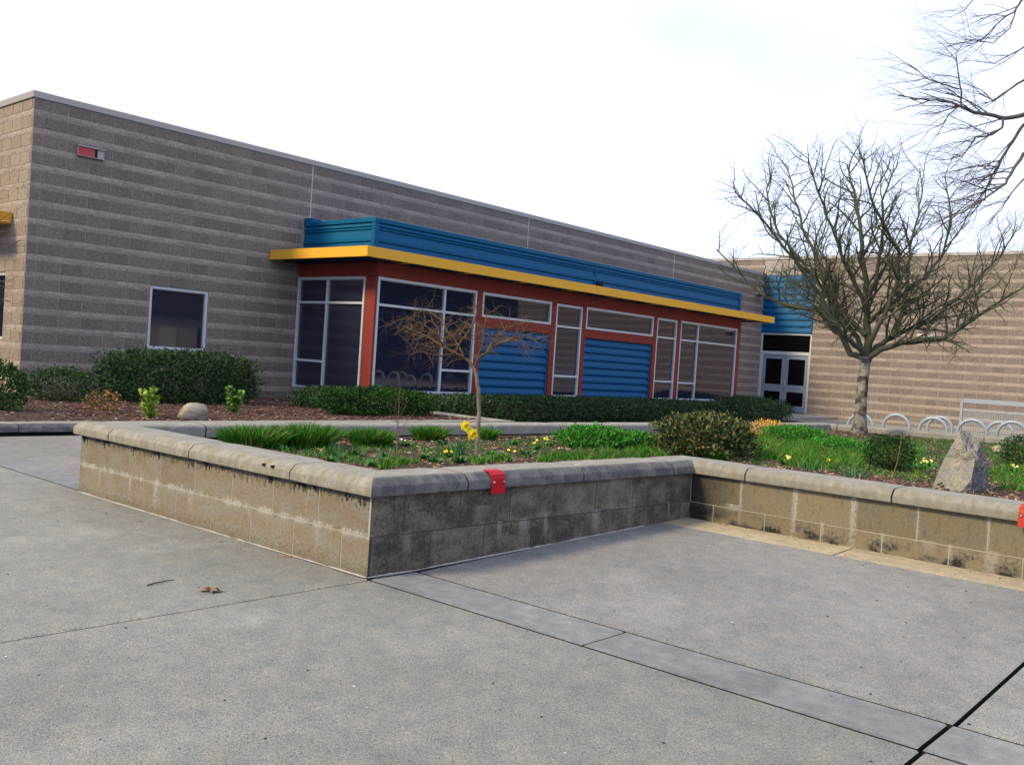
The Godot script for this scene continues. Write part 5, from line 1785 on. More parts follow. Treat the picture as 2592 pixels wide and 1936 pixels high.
func build_bed_plants() -> void:
	var black_green := [Color(0.038, 0.07, 0.033), Color(0.048, 0.084, 0.038), Color(0.036, 0.06, 0.032)]
	shrub(Vector3(8.48, 0.03, -14.95), Vector3(1.36, 0.45, 0.58), 3.6, 0.055, 17000, black_green, "wide clipped near-black hedge under the punched window", "hedge", 0.16, "", "hedge", 0.03)
	var p := on_z(150, 1030, -14.9)
	shrub(Vector3(p.x, 0.03, p.z), Vector3(0.5, 0.28, 0.42), 2.3, 0.045, 2600, [Color(0.036, 0.066, 0.028), Color(0.045, 0.08, 0.03)], "small dark rounded shrub at the building corner beside the clipped hedge", "shrub")
	p = on_y(-12, 1042, 0.08)
	shrub(Vector3(p.x, 0.06, p.z), Vector3(0.34, 0.33, 0.34), 2.2, 0.05, 2200, [Color(0.03, 0.075, 0.022), Color(0.05, 0.10, 0.03)], "mid green leafy shrub in front of the lit end wall", "shrub")
	p = on_y(262, 1040, 0.09)
	shrub(Vector3(p.x, 0.08, p.z), Vector3(0.25, 0.14, 0.2), 2.0, 0.035, 420, [Color(0.30, 0.15, 0.06), Color(0.22, 0.12, 0.05), Color(0.35, 0.22, 0.10), Color(0.10, 0.10, 0.04)], "small dry russet shrub on the mulch beside a lime green plant", "shrub", 0.4, "", "shrub", 0.2)
	p = on_y(378, 1058, 0.10)
	leafy_plant(Vector3(p.x, 0.09, p.z), 0.42, 0.13, 12, [Color(0.22, 0.33, 0.04), Color(0.30, 0.40, 0.07), Color(0.14, 0.26, 0.03)], "lime green leafy plant on the mulch between dry shrub and rounded rock", 0.085)
	p = on_y(592, 1046, 0.10)
	leafy_plant(Vector3(p.x, 0.08, p.z), 0.43, 0.15, 11, [Color(0.09, 0.20, 0.03), Color(0.14, 0.26, 0.05), Color(0.07, 0.15, 0.03)], "mid green leafy plant at the right end of the clipped hedge", 0.08)
	p = on_y(488, 1060, 0.11)
	boulder(Vector3(p.x, 0.09, p.z), Vector3(0.24, 0.17, 0.2), 7, "rounded grey-brown rock on the mulch before the clipped hedge", [Color(0.24, 0.20, 0.16), Color(0.32, 0.29, 0.25)])
	p = on_y(800, 1036, 0.05)
	shrub(Vector3(10.75, 0.04, -13.9), Vector3(0.6, 0.21, 0.4), 3.0, 0.05, 4000, [Color(0.038, 0.068, 0.033), Color(0.048, 0.08, 0.036)], "low near-black shrub under the glazed side of the bay", "shrub")
	shrub(Vector3(10.62, 0.07, -12.25), Vector3(1.15, 0.235, 0.55), 2.4, 0.05, 11000, [Color(0.03, 0.075, 0.022), Color(0.04, 0.095, 0.026), Color(0.024, 0.055, 0.018)], "broad green spreading shrub at the bay corner", "shrub", 0.3)
	shrub(Vector3(18.3, -0.1, -13.35), Vector3(6.1, 0.25, 0.6), 6.0, 0.065, 26000, [Color(0.038, 0.07, 0.033), Color(0.048, 0.084, 0.038), Color(0.036, 0.06, 0.032)], "long low near-black hedge under the blue louvre panels", "hedge", 0.16, "", "hedge")
	shrub(Vector3(26.0, -0.12, -13.2), Vector3(1.9, 0.33, 0.75), 3.0, 0.065, 9000, [Color(0.038, 0.068, 0.035), Color(0.048, 0.082, 0.04), Color(0.036, 0.058, 0.034)], "rounded near-black shrub at the hedge end beside the doors", "shrub", 0.22)

func build_planter_plants() -> void:
	tuft(640, 1133, 0.21, 900, 0.17, "bright green grassy tuft behind the pitted coping stone", GREEN)
	tuft(775, 1130, 0.20, 1000, 0.20, "tallest bright green grassy tuft, near the planter's rear coping", GREEN)
	tuft(938, 1128, 0.15, 600, 0.16, "bright green grassy tuft beside the bare sapling", GREEN)
	tuft(1088, 1113, 0.13, 460, 0.15, "bright green grassy tuft between sapling and daffodils", GREEN)
	tuft(1232, 1112, 0.09, 260, 0.13, "small bright green grassy tuft right behind the little weeping tree", GREEN)
	tuft(1813, 1162, 0.12, 360, 0.10, "bright green grassy tuft on the coping edge below the round bush", GREEN)
	var gr := MB.new()
	grass_region([[955, 1186], [1060, 1180], [1055, 1168], [975, 1172]], 5000, 0.07, GREEN, gr)
	grass_region([[1196, 1177], [1290, 1172], [1290, 1163], [1200, 1167]], 5200, 0.06, GREEN, gr)
	grass_region([[1350, 1172], [1500, 1168], [1700, 1158], [1690, 1140], [1560, 1145], [1370, 1158]], 3600, 0.075, GREEN, gr)
	grass_region([[1895, 1120], [1920, 1165], [2000, 1182], [2090, 1190], [2190, 1180], [2200, 1150], [2150, 1120], [2060, 1105], [1960, 1100]], 2600, 0.10, GREEN, gr)
	grass_region([[2130, 1125], [2330, 1130], [2360, 1180], [2300, 1195], [2190, 1160]], 1300, 0.07, WEED, gr)
	grass_region([[2290, 1215], [2350, 1170], [2345, 1200], [2320, 1225]], 1500, 0.06, GREEN, gr)
	grass_region([[2500, 1200], [2592, 1170], [2640, 1190], [2640, 1250], [2540, 1240]], 1600, 0.07, GREEN, gr)
	grass_region([[600, 1140], [1700, 1100], [2300, 1110], [2640, 1130], [2640, 1250], [2000, 1185], [1700, 1150], [960, 1180]], 750, 0.045, WEED, gr, 0.005)
	grass_region([[700, 1150], [900, 1140], [1000, 1165], [960, 1180], [880, 1170]], 900, 0.05, WEED, gr)
	var g := put("grass", gr.mesh(), M.grass)
	tag(g, "short bright green grass growing in patches across the planter", "grass")
	g.set_meta("kind", "stuff")
	# feathery low plants
	for s in [[1505, 1132, 0.36, 0.09, "feathery green mound of low foliage between primroses and round bush", 5200], [1610, 1135, 0.22, 0.08, "smaller feathery green mound touching the round bush", 2200], [2010, 1118, 0.42, 0.09, "feathery green mound beyond the round bush, below the yellow-leaved shrub", 4200], [2120, 1140, 0.3, 0.07, "low feathery green patch in front of the big tree's trunk", 2400]]:
		var p := on_y(s[0], s[1], SOIL)
		shrub(Vector3(p.x, soil_y(p.x, p.z) - 0.01, p.z), Vector3(s[2], s[3], s[2] * 0.75), 2.2, 0.026, s[5], [Color(0.04, 0.19, 0.02), Color(0.05, 0.23, 0.025), Color(0.03, 0.14, 0.02)], s[4], "plant", 0.4, "", "feathery_plant", 0.1, Color(0.05, 0.12, 0.03))
	# shrubs
	var b := on_y(1790, 1172, SOIL)
	shrub(Vector3(7.45, SOIL - 0.01, -4.2), Vector3(0.46, 0.18, 0.36), 2.6, 0.036, 8000, [Color(0.05, 0.085, 0.025), Color(0.03, 0.06, 0.02), Color(0.09, 0.12, 0.04), Color(0.16, 0.13, 0.06), Color(0.02, 0.035, 0.015)], "round olive green bush at the planter's inner corner", "bush", 0.3, "", "bush", 0.06)
	b = on_y(1940, 1106, SOIL)
	shrub(Vector3(b.x, soil_y(b.x, b.z), b.z), Vector3(0.30, 0.10, 0.2), 2.2, 0.03, 900, [Color(0.5, 0.30, 0.07), Color(0.42, 0.22, 0.05), Color(0.55, 0.38, 0.12)], "small golden yellow-leaved shrub before the rear coping", "shrub", 0.4, "", "shrub", 0.1)
	b = on_y(2250, 1190, SOIL)
	shrub(Vector3(b.x, SOIL, b.z), Vector3(0.2, 0.15, 0.19), 2.4, 0.022, 2600, [Color(0.025, 0.055, 0.02), Color(0.035, 0.075, 0.025), Color(0.015, 0.035, 0.014)], "dark green bushy evergreen beside the dry stalk", "shrub", 0.3, "", "shrub", 0.05)
	b = on_y(2585, 1180, SOIL)
	shrub(Vector3(b.x, SOIL, b.z), Vector3(0.2, 0.15, 0.2), 2.4, 0.022, 2300, [Color(0.03, 0.07, 0.025), Color(0.04, 0.09, 0.03), Color(0.02, 0.04, 0.015)], "dark green evergreen beyond the pointed rock with a dry red plume", "shrub", 0.3, "", "shrub", 0.05)
	b = on_y(2585, 1130, SOIL + 0.1)
	# daffodils by the little tree
	var root := on_y(1158, 1152, SOIL)
	root.y = soil_y(root.x, root.z)
	var back := (EYE - root).normalized()
	strap_clump(1158, 1152, 34, 0.19, "blue-green daffodil leaves at the foot of the weeping tree", 0.05)
	daffodil(root + Vector3(-0.03, 0, 0.0), deep(1178, 1078, 6.9), (back + Vector3(0.15, -0.1, 0.25)).normalized(), 0.078, "upper yellow daffodil beside the weeping tree's trunk")
	daffodil(root + Vector3(0.03, 0, 0.02), deep(1196, 1098, 6.82), (back + Vector3(0.3, -0.15, 0.2)).normalized(), 0.086, "lower yellow daffodil overlapping the weeping tree's trunk")
	strap_clump(2040, 1192, 14, 0.12, "thin blue-green bulb leaves below the grass by the coping", 0.025)
	strap_clump(2064, 1196, 12, 0.16, "upright bulb leaves bearing a daffodil bud", 0.03)
	strap_clump(2166, 1208, 30, 0.14, "broad clump of bulb leaves left of the dark evergreen", 0.09)
	strap_clump(842, 1152, 16, 0.16, "thin bluish bulb leaves right of the tallest tuft", 0.04)
	root = on_y(2066, 1196, SOIL)
	root.y = soil_y(root.x, root.z)
	daffodil(root, deep(2095, 1163, 6.75), (view.x * 0.9 - Vector3.UP * 0.3 + back * 0.3).normalized(), 0.045, "small nodding yellow daffodil over the bulb leaves by the coping")
	# primroses
	primrose(1390, 1130, "pale yellow primroses left of the feathery mound")
	primrose(1358, 1138, "pale yellow primroses at the mulch edge left of the others", Color(0.7, 0.6, 0.05), 3)
	primrose(1443, 1132, "single yellow primrose at the foot of the feathery mound", Color(0.72, 0.58, 0.06), 2)
	primrose(1990, 1176, "cream primroses in the grass right of the round bush", Color(0.75, 0.66, 0.2), 4)
	primrose(1132, 1156, "deep yellow small flower left of the daffodil leaves", Color(0.8, 0.55, 0.02), 3, 0.05)
	primrose(2352, 1182, "cream primroses left of the pointed rock", Color(0.72, 0.66, 0.2), 6)
	primrose(2330, 1190, "cream primroses between dry stalk and pointed rock", Color(0.72, 0.66, 0.2), 4)
	primrose(2570, 1196, "cream primroses right of the pointed rock", Color(0.72, 0.68, 0.25), 3)
	primrose(1278, 1168, "tiny yellow primrose beside the dry grass stems", Color(0.75, 0.6, 0.08), 2)
	# pink hyacinth behind the rock
	var hp := on_y(2502, 1195, SOIL)
	hp.y = soil_y(hp.x, hp.z)
	var ht := thing("hyacinth", hp, "pink hyacinth spike behind the pointed rock", "flower")
	var hb := MB.new()
	for i in 150:
		var a := rnd(0, TAU)
		var y := rnd(0.055, 0.125)
		var c := Vector3(cos(a) * 0.014, y, sin(a) * 0.014)
		hb.col = tint(Color(0.55, 0.16, 0.5), 0.2)
		var d := Vector3(cos(a), rnd(-0.3, 0.6), sin(a)).normalized()
		hb.leaf(c, d * 0.016, d.cross(Vector3.UP).normalized() * 0.005, 0.001)
	put("blooms", hb.mesh(), M.petal, ht)
	hb = MB.new()
	hb.col = Color(0.06, 0.16, 0.03)
	hb.tube(PackedVector3Array([Vector3(0, -0.01, 0), Vector3(0, 0.06, 0), Vector3(0, 0.12, 0)]), PackedFloat32Array([0.004, 0.004, 0.003]), 6)
	blades_into(hb, Vector3.ZERO, 0.015, 0.015, 7, 0.09, 0.006, BLUEGREEN, 0.5, false)
	put("stem", hb.mesh(), M.grass, ht)
	# broad-leaved weeds
	for w in [[980, 1158, "broad-leaved weed at the sapling's foot"], [1070, 1164, "tall dark broad-leaved weed between sapling and daffodil leaves"], [898, 1152, "broad-leaved weed left of the sapling on red mulch"], [1100, 1172, "low weed against the black-stained coping left of the bracket"], [1245, 1152, "small weed at the weeping tree's foot"], [840, 1172, "low weed against the tan coping before the tallest tuft"], [930, 1178, "low weed at the planter's outer corner"], [1330, 1150, "weed on bare mulch left of the primroses"], [1030, 1130, "weed beside the white paper scrap"], [720, 1142, "weed between the two big grassy tufts and the coping"], [1165, 1170, "weed in front of the daffodil leaves"], [2380, 1235, "weed at the pointed rock's foot"], [1300, 1128, "weed right of the small tuft behind the weeping tree"], [1120, 1128, "weed behind the deep yellow small flower"]]:
		var p := on_y(w[0], w[1], SOIL)
		p.y = soil_y(p.x, p.z)
		var t := thing("weed", p, w[2], "weed", "weeds on the planter mulch")
		var mb := MB.new()
		for i in 18:
			var a := rnd(0, TAU)
			var d := Vector3(cos(a), rnd(0.2, 1.3), sin(a)).normalized()
			mb.col = tint(Color(0.04, 0.14, 0.03), 0.3)
			var z := rnd(0.035, 0.075)
			mb.leaf(Vector3(cos(a), 0, sin(a)) * rnd(0, 0.02), d * z, d.cross(Vector3.UP).normalized() * z * 0.3, z * 0.1)
		put("leaves", mb.mesh(), M.leaf, t)
	# rock
	standing_rock()
	b = on_y(2535, 1145, SOIL)
	boulder(Vector3(b.x, SOIL - 0.02, b.z), Vector3(0.2, 0.07, 0.12), 31, "flat buff rock half hidden behind the pointed rock", [Color(0.34, 0.28, 0.18), Color(0.26, 0.23, 0.18)])
	# dry stalk, bare sapling
	var dp := on_y(2258, 1213, SOIL)
	dp.y = soil_y(dp.x, dp.z) - 0.005
	var dt := thing("dry_stalk", dp, "tall dry straw-coloured stalk leaning before the dark evergreen", "plant")
	var db := MB.new()
	db.col = Color(0.42, 0.29, 0.12)
	var tip := deep(2283, 1104, 6.95) - dp
	db.tube(PackedVector3Array([Vector3.ZERO, tip * 0.4 + view.x * 0.012, tip * 0.75 + view.x * 0.01, tip]), PackedFloat32Array([0.0045, 0.004, 0.0035, 0.003]), 6)
	for i in 9:
		db.col = tint(Color(0.36, 0.2, 0.08), 0.25)
		var d := Vector3(rnd(-1, 1), rnd(0.1, 1.0), rnd(-1, 1)).normalized()
		db.blade(Vector3.ZERO, d, Vector3(rnd(-0.5, 0.5), -0.8, rnd(-0.5, 0.5)), rnd(0.05, 0.11), 0.003, d.cross(any_dir()).normalized(), 4)
	put("stem", db.mesh(), M.grass, dt)
	var sp := on_y(1002, 1160, SOIL)
	sp.y = soil_y(sp.x, sp.z) - 0.01
	var stt := thing("sapling", sp, "thin leafless sapling on the mulch between grassy tufts", "sapling")
	var sb := MB.new()
	var prm := {orders = [[22.0, 0.2, 0.55, 0.14, 0.3], [16.0, 0.1, 0.55, 0.2, 0.2]], radius = [0.0022, 0.0014], steps = [6, 4], pull = Vector3.UP, pull_k = [0.35, 0.25], droop = Vector3.UP, droop_k = [0.02, 0.02], flat = 0.0, bark = Color(0.12, 0.08, 0.06), moss = Color(0.2, 0.15, 0.1), moss_k = 0.3}
	var pth := wander(Vector3.ZERO, Vector3(0.02, 1, 0), 0.47, 8, 0.05, Vector3.UP, 0.05)
	limb_tube(sb, pth, 0.004, 0.0015, 6, prm.bark, prm.moss, 0.3)
	sprout(sb, pth, 0.004, 0, prm)
	put("branches", sb.mesh(), M.bark, stt)
	# dry grass stems lying on the mulch
	for q in [[1265, 1140, 1305, 1165, "long dry straw right of the weeping tree"], [1250, 1150, 1240, 1170, "short dry straw at the weeping tree's foot"], [800, 1133, 818, 1148, "dry straw in front of the tallest grassy tuft"], [812, 1140, 826, 1130, "crossed dry straw beside the thin bluish bulb leaves"], [2500, 1240, 2540, 1228, "long pale straw right of the pointed rock"], [2490, 1235, 2512, 1252, "crossed pale straw right of the pointed rock"], [2463, 1222, 2466, 1248, "pale straw standing against the rock's dark side"]]:
		var a := on_y(q[0], q[1], SOIL + 0.01)
		var e := on_y(q[2], q[3], SOIL + 0.012)
		var t := thing("straw", a, q[4], "straw", "straws on the planter mulch")
		var mb := MB.new()
		mb.col = tint(Color(0.38, 0.28, 0.17), 0.2)
		mb.tube(PackedVector3Array([Vector3.ZERO, (e - a) * 0.5 + Vector3(0, 0.008, 0), e - a]), PackedFloat32Array([0.0025, 0.0025, 0.0015]), 5)
		put("stem", mb.mesh(), M.litter, t)
	# paper scrap
	var pp := on_y(1017, 1118, SOIL)
	pp.y = soil_y(pp.x, pp.z) + 0.012
	var pt := thing("paper_scrap", pp, "crumpled white paper scrap on the mulch by the sapling", "litter")
	var pm := MB.new()
	pm.col = Color(0.62, 0.63, 0.66)
	var gp := []
	for j in 5:
		var row := []
		for i in 6: row.append(Vector3((i - 2.5) * 0.016, rnd(-0.01, 0.016), (j - 2) * 0.014))
		gp.append(row)
	for j in 4:
		for i in 5: pm.quad(gp[j + 1][i], gp[j + 1][i + 1], gp[j][i + 1], gp[j][i])
	put("sheet", pm.mesh(), M.litter, pt)

func bracket(at: Vector3, out: Vector3, label: String, drop := 0.125, m: Material = null) -> void:
	# folded plate over the coping edge with two bolts
	var t := thing("skate_stop", at, label, "bracket")
	t.basis = Basis(Vector3.UP.cross(out).normalized(), Vector3.UP, out)
	if m == null: m = M.bracket
	var mb := MB.new()
	var w := 0.057
	var prof := [Vector2(-0.055, 0.001), Vector2(-0.012, -0.004), Vector2(0.012, -0.022), Vector2(0.02, -0.045), Vector2(0.02, -drop)]
	for i in prof.size() - 1:
		var a: Vector2 = prof[i]
		var b: Vector2 = prof[i + 1]
		var d := (b - a).normalized()
		var n := Vector2(-d.y, d.x) * 0.004
		if n.x < 0 or (n.x == 0 and n.y < 0): n = -n
		mb.quad(Vector3(-w, b.y + n.y, b.x + n.x), Vector3(w, b.y + n.y, b.x + n.x), Vector3(w, a.y + n.y, a.x + n.x), Vector3(-w, a.y + n.y, a.x + n.x))
		mb.quad(Vector3(w, b.y, b.x), Vector3(-w, b.y, b.x), Vector3(-w, a.y, a.x), Vector3(w, a.y, a.x))
		for s in [-1.0, 1.0]:
			var p := [Vector3(w * s, b.y, b.x), Vector3(w * s, b.y + n.y, b.x + n.x), Vector3(w * s, a.y + n.y, a.x + n.x), Vector3(w * s, a.y, a.x)]
			if s > 0: mb.quad(p[3], p[2], p[1], p[0])
			else: mb.quad(p[0], p[1], p[2], p[3])
	mb.quad(Vector3(-w, -drop, 0.02), Vector3(w, -drop, 0.02), Vector3(w, -drop, 0.024), Vector3(-w, -drop, 0.024))
	put("plate", mb.mesh(), m, t)
	for s in [-1.0, 1.0]:
		var bb := MB.new()
		bb.tube(PackedVector3Array([Vector3(0.040 * s, -0.06, 0.022), Vector3(0.040 * s, -0.06, 0.028), Vector3(0.040 * s, -0.06, 0.031)]), PackedFloat32Array([0.0095, 0.0085, 0.004]), 10, true)
		put("bolt", bb.mesh(), M.steel, t)

func bike_rack(zc: float, x: float, top: float, half: float, label: String) -> void:
	var t := thing("bike_rack", Vector3(x, -0.17, zc), label, "bike rack", "hoop bicycle racks")
	var mb := MB.new()
	var pts := PackedVector3Array()
	var rr := PackedFloat32Array()
	var h := top + 0.17 - 0.024
	pts.append(Vector3(0, 0, -half))
	for i in 17:
		var a := PI * i / 16.0
		pts.append(Vector3(0, h - half + sin(a) * half, -cos(a) * half))
	pts.append(Vector3(0, 0, half))
	for i in pts.size(): rr.append(0.034)
	mb.tube(pts, rr, 12)
	put("hoop", mb.mesh(), M.galv, t)
	for s in [-1.0, 1.0]:
		var fb := MB.new()
		fb.tube(PackedVector3Array([Vector3(0, 0, half * s), Vector3(0, 0.012, half * s)]), PackedFloat32Array([0.06, 0.06]), 14, true)
		put("foot_plate", fb.mesh(), M.galv, t)

func build_yard() -> void:
	var labels := ["grey steel hoop rack half hidden by the big tree's trunk", "grey steel hoop rack standing alone right of the big tree's trunk", "nearer grey hoop of the overlapping pair", "farther grey hoop of the overlapping pair", "grey hoop rack in front of the mesh panel's corner post", "farther grey hoop before the mesh panel", "nearer grey hoop before the mesh panel, beside the dark evergreen"]
	var k := 0
	for r in [[2181, 1046, 19.6], [2272, 1047, 19.6], [2365, 1055, 19.6], [2382, 1053, 21.3], [2464, 1060, 19.6], [2534, 1066, 21.3], [2566, 1065, 19.6]]:
		var p := on_x(r[0], r[1], r[2])
		bike_rack(p.z, r[2], p.y, 0.265 if r[2] < 20 else 0.25, labels[k])
		k += 1
	# mesh panel of the bicycle cage
	var t := thing("mesh_fence", Vector3(27.7, -0.17, -7.8), "galvanised steel fence panel of wire mesh behind the bike racks", "fence")
	var h := 1.08
	for z in [0.0, 1.9, 3.8]:
		var mb := MB.new()
		mb.bevel(Vector3(-0.035, 0, z - 0.035), Vector3(0.035, h, z + 0.035), 0.005)
		put("post", mb.mesh(), M.galv, t)
	for y in [[h, 0.06], [0.82, 0.025], [0.1, 0.03]]:
		var mb := MB.new()
		mb.bevel(Vector3(-0.03, y[0] - y[1], 0.036), Vector3(0.03, y[0] + y[1], 3.76), 0.005)
		put("rail", mb.mesh(), M.galv, t)
	var wires := MB.new()
	for i in 62: wires.box(Vector3(-0.003, 0.13, 0.06 + i * 0.06), Vector3(0.003, 0.795, 0.071 + i * 0.06))
	for i in 11: wires.box(Vector3(-0.0065, 0.14 + i * 0.06, 0.04), Vector3(-0.0035, 0.150 + i * 0.06, 3.74))
	put("wire_mesh", wires.mesh(), M.galv, t)

func build_litter() -> void:
	# curled oak leaf
	var p := on_y(532, 1497, 0.002)
	var t := thing("fallen_leaf", p, "curled brown oak leaf lying on the paving", "leaf")
	var mb := MB.new()
	var ax := (view.x * Vector3(1, 0, 1)).normalized()
	var az := ax.cross(Vector3.UP)
	var rows := []
	for i in 13:
		var f := i / 12.0
		var w := (0.012 + 0.024 * sin(f * PI)) * (1.0 + 0.45 * sin(f * 21.0))
		var lift := 0.026 * sin(f * PI) + 0.006 * sin(f * 9.0)
		var row := []
		for j in 5:
			var g := (j - 2) / 2.0
			row.append(ax * (f - 0.5) * 0.095 + az * g * w * 0.75 + Vector3.UP * (maxf(0.001, lift * (1.0 - 0.75 * g * g) + 0.012 * g * g * sin(f * 12.0 + j) + 0.006 * g)))
		rows.append(row)
	for i in 12:
		for j in 4:
			mb.col = tint(Color(0.21, 0.125, 0.07), 0.2)
			mb.quad(rows[i][j], rows[i + 1][j], rows[i + 1][j + 1], rows[i][j + 1])
	put("blade", mb.mesh(), M.litter, t)
	mb = MB.new()
	mb.col = Color(0.16, 0.09, 0.05)
	mb.tube(PackedVector3Array([rows[12][2], rows[12][2] + ax * 0.012 + Vector3(0, 0.002, 0), rows[12][2] + ax * 0.028]), PackedFloat32Array([0.0018, 0.0015, 0.001]), 5)
	put("stalk", mb.mesh(), M.litter, t)
	p = on_y(720, 1408, 0.003)
	t = thing("leaf_scrap", p, "small orange leaf scrap against the planter's tan wall foot", "leaf")
	mb = MB.new()
	for i in 5:
		mb.col = tint(Color(0.42, 0.19, 0.04), 0.25)
		mb.leaf(ax * (i - 2.5) * 0.011, ax * 0.02 + Vector3(0, rnd(0.004, 0.014), 0), az * 0.009, 0.004)
	put("blade", mb.mesh(), M.litter, t)
	var a := on_y(372, 1481, 0.004)
	var e := on_y(441, 1468, 0.004)
	t = thing("twig", a, "short dark twig lying on the paving beside the curled leaf", "twig")
	mb = MB.new()
	mb.col = Color(0.03, 0.024, 0.022)
	mb.tube(PackedVector3Array([Vector3.ZERO, (e - a) * 0.35 + Vector3(0, 0.003, 0) - az * 0.004, (e - a) * 0.7 + Vector3(0, 0.003, 0) - az * 0.005, e - a]), PackedFloat32Array([0.003, 0.0028, 0.0024, 0.0014]), 6, true)
	put("stick", mb.mesh(), M.litter, t)
	# specks of dirt and grit: too many to count
	var gm := MB.new()
	for i in 330:
		var q := Vector3(rnd(0.9, 5.7), 0, rnd(-6.5, -0.5))
		if i > 210: q = Vector3(rnd(5.8, 6.12), 0, rnd(-3.3, -1.0))
		if i > 250: q = Vector3(6.1 - 0.03 * absf(rnd(-1, 1)), 0, rnd(-3.3, -1.0))
		if q.z < -3.6 and q.x > 3.1: continue
		q.y = fall(q.x) + 0.001
		var s := rnd(0.0015, 0.0045)
		gm.col = tint(Color(0.03, 0.025, 0.02) if rng.randf() < 0.72 else Color(0.5, 0.49, 0.47), 0.3)
		var b := Basis.from_euler(Vector3(0, rnd(0, TAU), 0))
		var c := [b * Vector3(-s * 1.6, 0, -s), b * Vector3(s * 1.8, 0, -s * 0.7), b * Vector3(s * 1.3, 0, s), b * Vector3(-s, 0, s * 0.8)]
		var tp := Vector3(0, s * 0.9, 0)
		for k in 4: gm.tri(q + c[(k + 1) % 4], q + c[k], q + tp)
	var g := put("grit", gm.mesh(), M.litter)
	tag(g, "scattered dark specks of dirt and grit on the paving", "grit")
	g.set_meta("kind", "stuff")

func build_across_the_street() -> void:
	# what the panes mirror: a pale gabled house, and unseen evergreens added to keep them dark
	var t := thing("house", Vector3(29, -0.24, 19), "pale gabled house mirrored in the punched window", "house")
	var mb := MB.new()
	mb.box(Vector3(-5, 0, 0), Vector3(5, 3.0, 8))
	put("wall", mb.mesh(), M.house, t)
	mb = MB.new()
	mb.sweep([Vector2(-5.4, 2.9), Vector2(5.4, 2.9), Vector2(0, 5.6)], -0.4, 8.4)
	put("roof", mb.mesh(), M.shingle, t)
	for x in [-3.0, 2.6]:
		mb = MB.new()
		mb.box(Vector3(x - 0.7, 0.9, -0.06), Vector3(x + 0.7, 2.2, 0.02))
		put("window", mb.mesh(), M.black, t)
	mb = MB.new()
	mb.box(Vector3(-0.5, 0.0, -0.05), Vector3(0.5, 2.1, 0.02))
	put("door", mb.mesh(), M.trim, t)
	var dark := [Color(0.02, 0.035, 0.025), Color(0.03, 0.05, 0.03)]
	for e in [[40, 5], [43, 11], [41, 17], [46, 23], [0, -31], [-4, -37], [4, -36], [-9, -33]]:
		shrub(Vector3(e[0], -0.24, e[1]), Vector3(3.4, 4.2, 3.4), 2.2, 0.8, 3000, dark, "tall dark evergreen tree added to be mirrored in the bay's panes", "tree", 0.3, "evergreens added for the panes to mirror", "added_evergreen_tree")

# ---------------------------------------------------------------- sky
func sky_image() -> Image:
	var w := 1024
	var h := 512
	var n1 := fnl(FastNoiseLite.TYPE_SIMPLEX_SMOOTH, 1.5, 5, 5)
	var im := Image.create(w, h, false, Image.FORMAT_RGBF)
	for j in h:
		var th := PI * (j + 0.5) / h
		for i in w:
			var ph := TAU * (i + 0.5) / w
			var d := Vector3(sin(th) * sin(ph), cos(th), -sin(th) * cos(ph))
			var q := Vector3(d.x, d.y * 2.2, d.z)
			var f := n1.get_noise_3dv(q)
			var gap := smoothstep(0.42, 0.7, f) * 0.4
			var c := Vector3(1.0, 1.12, 1.42).lerp(Vector3(0.72, 0.94, 1.42), gap)
			im.set_pixel(i, j, Color(c.x, c.y, c.z))
	return im

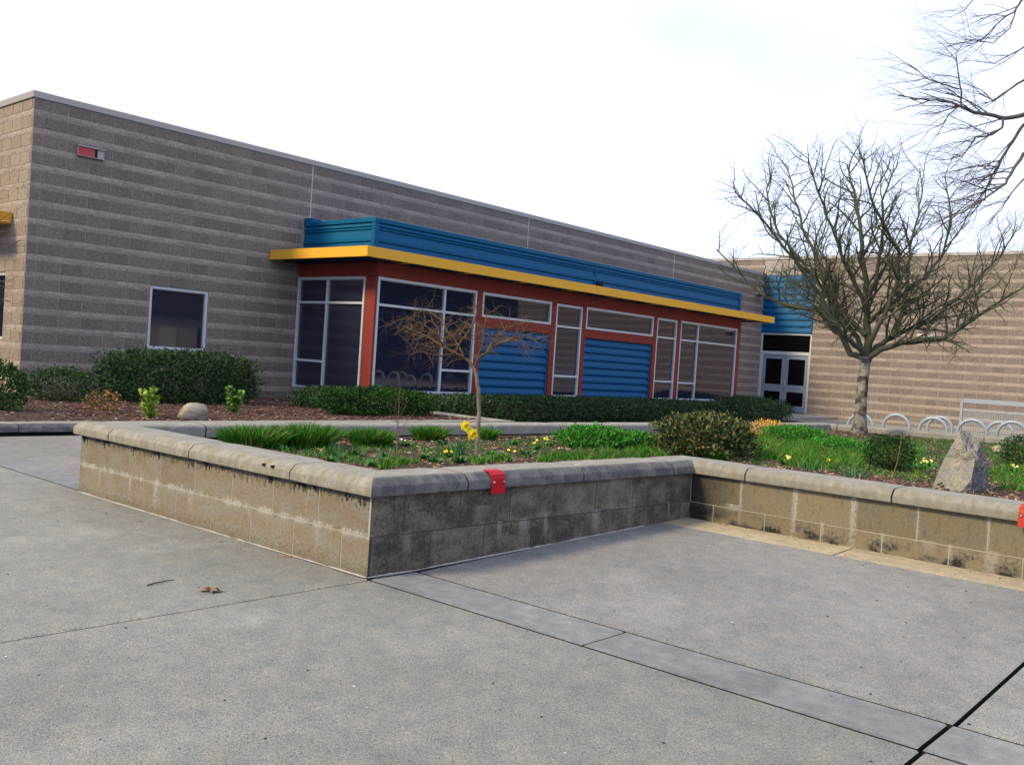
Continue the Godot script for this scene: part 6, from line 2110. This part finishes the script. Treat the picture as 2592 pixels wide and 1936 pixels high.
func _ready() -> void:
	rng.seed = 20140312
	noise.noise_type = FastNoiseLite.TYPE_SIMPLEX_SMOOTH
	noise.frequency = 0.02
	noise.fractal_octaves = 3
	noise.seed = 4
	# camera
	var cam := Camera3D.new()
	cam.name = "camera"
	add_child(cam)
	view = Basis.from_euler(Vector3(deg_to_rad(-1.22493), deg_to_rad(-48.82577), deg_to_rad(3.78491)))
	cam.transform = Transform3D(view, EYE)
	cam.fov = rad_to_deg(2.0 * atan(968.0 / FOCAL))
	cam.near = 0.05
	cam.far = 1500.0
	cam.current = true
	# sky: bright thin cloud
	var env := Environment.new()
	var sky := Sky.new()
	var pan := PanoramaSkyMaterial.new()
	pan.panorama = ImageTexture.create_from_image(sky_image())
	pan.energy_multiplier = 0.325
	sky.sky_material = pan
	env.background_mode = Environment.BG_SKY
	env.sky = sky
	env.tonemap_mode = Environment.TONE_MAPPER_LINEAR
	env.tonemap_exposure = 3.12
	env.sdfgi_enabled = true
	env.ssao_enabled = true
	env.ssil_enabled = true
	var we := WorldEnvironment.new()
	we.name = "environment"
	we.environment = env
	add_child(we)
	# veiled sun, to the left and a little behind the facade
	var sun := DirectionalLight3D.new()
	sun.name = "sun"
	sun.light_energy = 0.5
	sun.light_color = Color(1.0, 0.90, 0.70)
	sun.light_angular_distance = 12.0
	sun.shadow_enabled = true
	add_child(sun)
	sun.look_at_from_position(Vector3(-0.74, 0.60, -0.30) * 50.0, Vector3.ZERO, Vector3.UP)

	make_materials()
	build_ground()
	build_planter()
	build_school()
	build_wing()
	build_beds()
	build_fixtures()
	build_across_the_street()
	build_yard()
	build_big_tree()
	build_little_tree()
	build_hanging_tree()
	build_edge_tree()
	for q in [["bare_tree", Vector3(13.8, SOIL - 0.02, -5.27)], ["weeping_tree", Vector3(5.1, SOIL - 0.02, -4.77)], ["tall_tree", Vector3(13.1, SOIL - 0.02, -0.3)], ["school_building", Vector3(XE, 0, ZF)], ["school_wing", Vector3(XW, 0, ZF)]]:
		rebase(get_node(NodePath(q[0])), q[1])
	build_bed_plants()
	chips("planter_mulch", "reddish bark mulch and dry leaves covering the planter soil", 13000, in_planter, [Color(0.13, 0.06, 0.04), Color(0.19, 0.10, 0.065), Color(0.09, 0.05, 0.04), Color(0.27, 0.19, 0.13), Color(0.36, 0.28, 0.2)], 0.028)
	chips("bed_mulch", "dark red-brown bark mulch on the bed before the facade", 12000, func() -> Vector3:
		var x := rnd(2.0, 12.0)
		var z := rnd(-16.5, -10.9)
		return Vector3(x, lerpf(0.05, 0.115, clampf((z - ZF) / (-10.88 - ZF), 0, 1)) + 0.02 * noise.get_noise_2d(x * 60, z * 60) + rnd(0.0, 0.012), z), [Color(0.10, 0.05, 0.042), Color(0.14, 0.07, 0.055), Color(0.07, 0.04, 0.036), Color(0.12, 0.06, 0.05), Color(0.09, 0.05, 0.04), Color(0.085, 0.045, 0.04), Color(0.24, 0.18, 0.15)], 0.05)
	build_planter_plants()
	bracket(Vector3(4.015, 0.512, -3.584), Vector3(-0.032, 0, 1).normalized(), "red steel bracket with two bolts over the black-stained coping edge")
	bracket(Vector3(6.041, 0.512, -1.29), Vector3(-1, 0, -0.02).normalized(), "orange-red steel bracket over the tan wall's coping edge", 0.125, mat(lin(0.36, 0.045, 0.025), 0.5))
	bracket(Vector3(6.55, 0.138, -10.592), Vector3(0, 0, 1), "red bracket over the low kerb before the rounded rock", 0.1)
	bracket(Vector3(12.328, 0.138, -11.2), Vector3(1, 0, 0), "red bracket over the low kerb beside the spreading shrub", 0.1)
	build_litter()
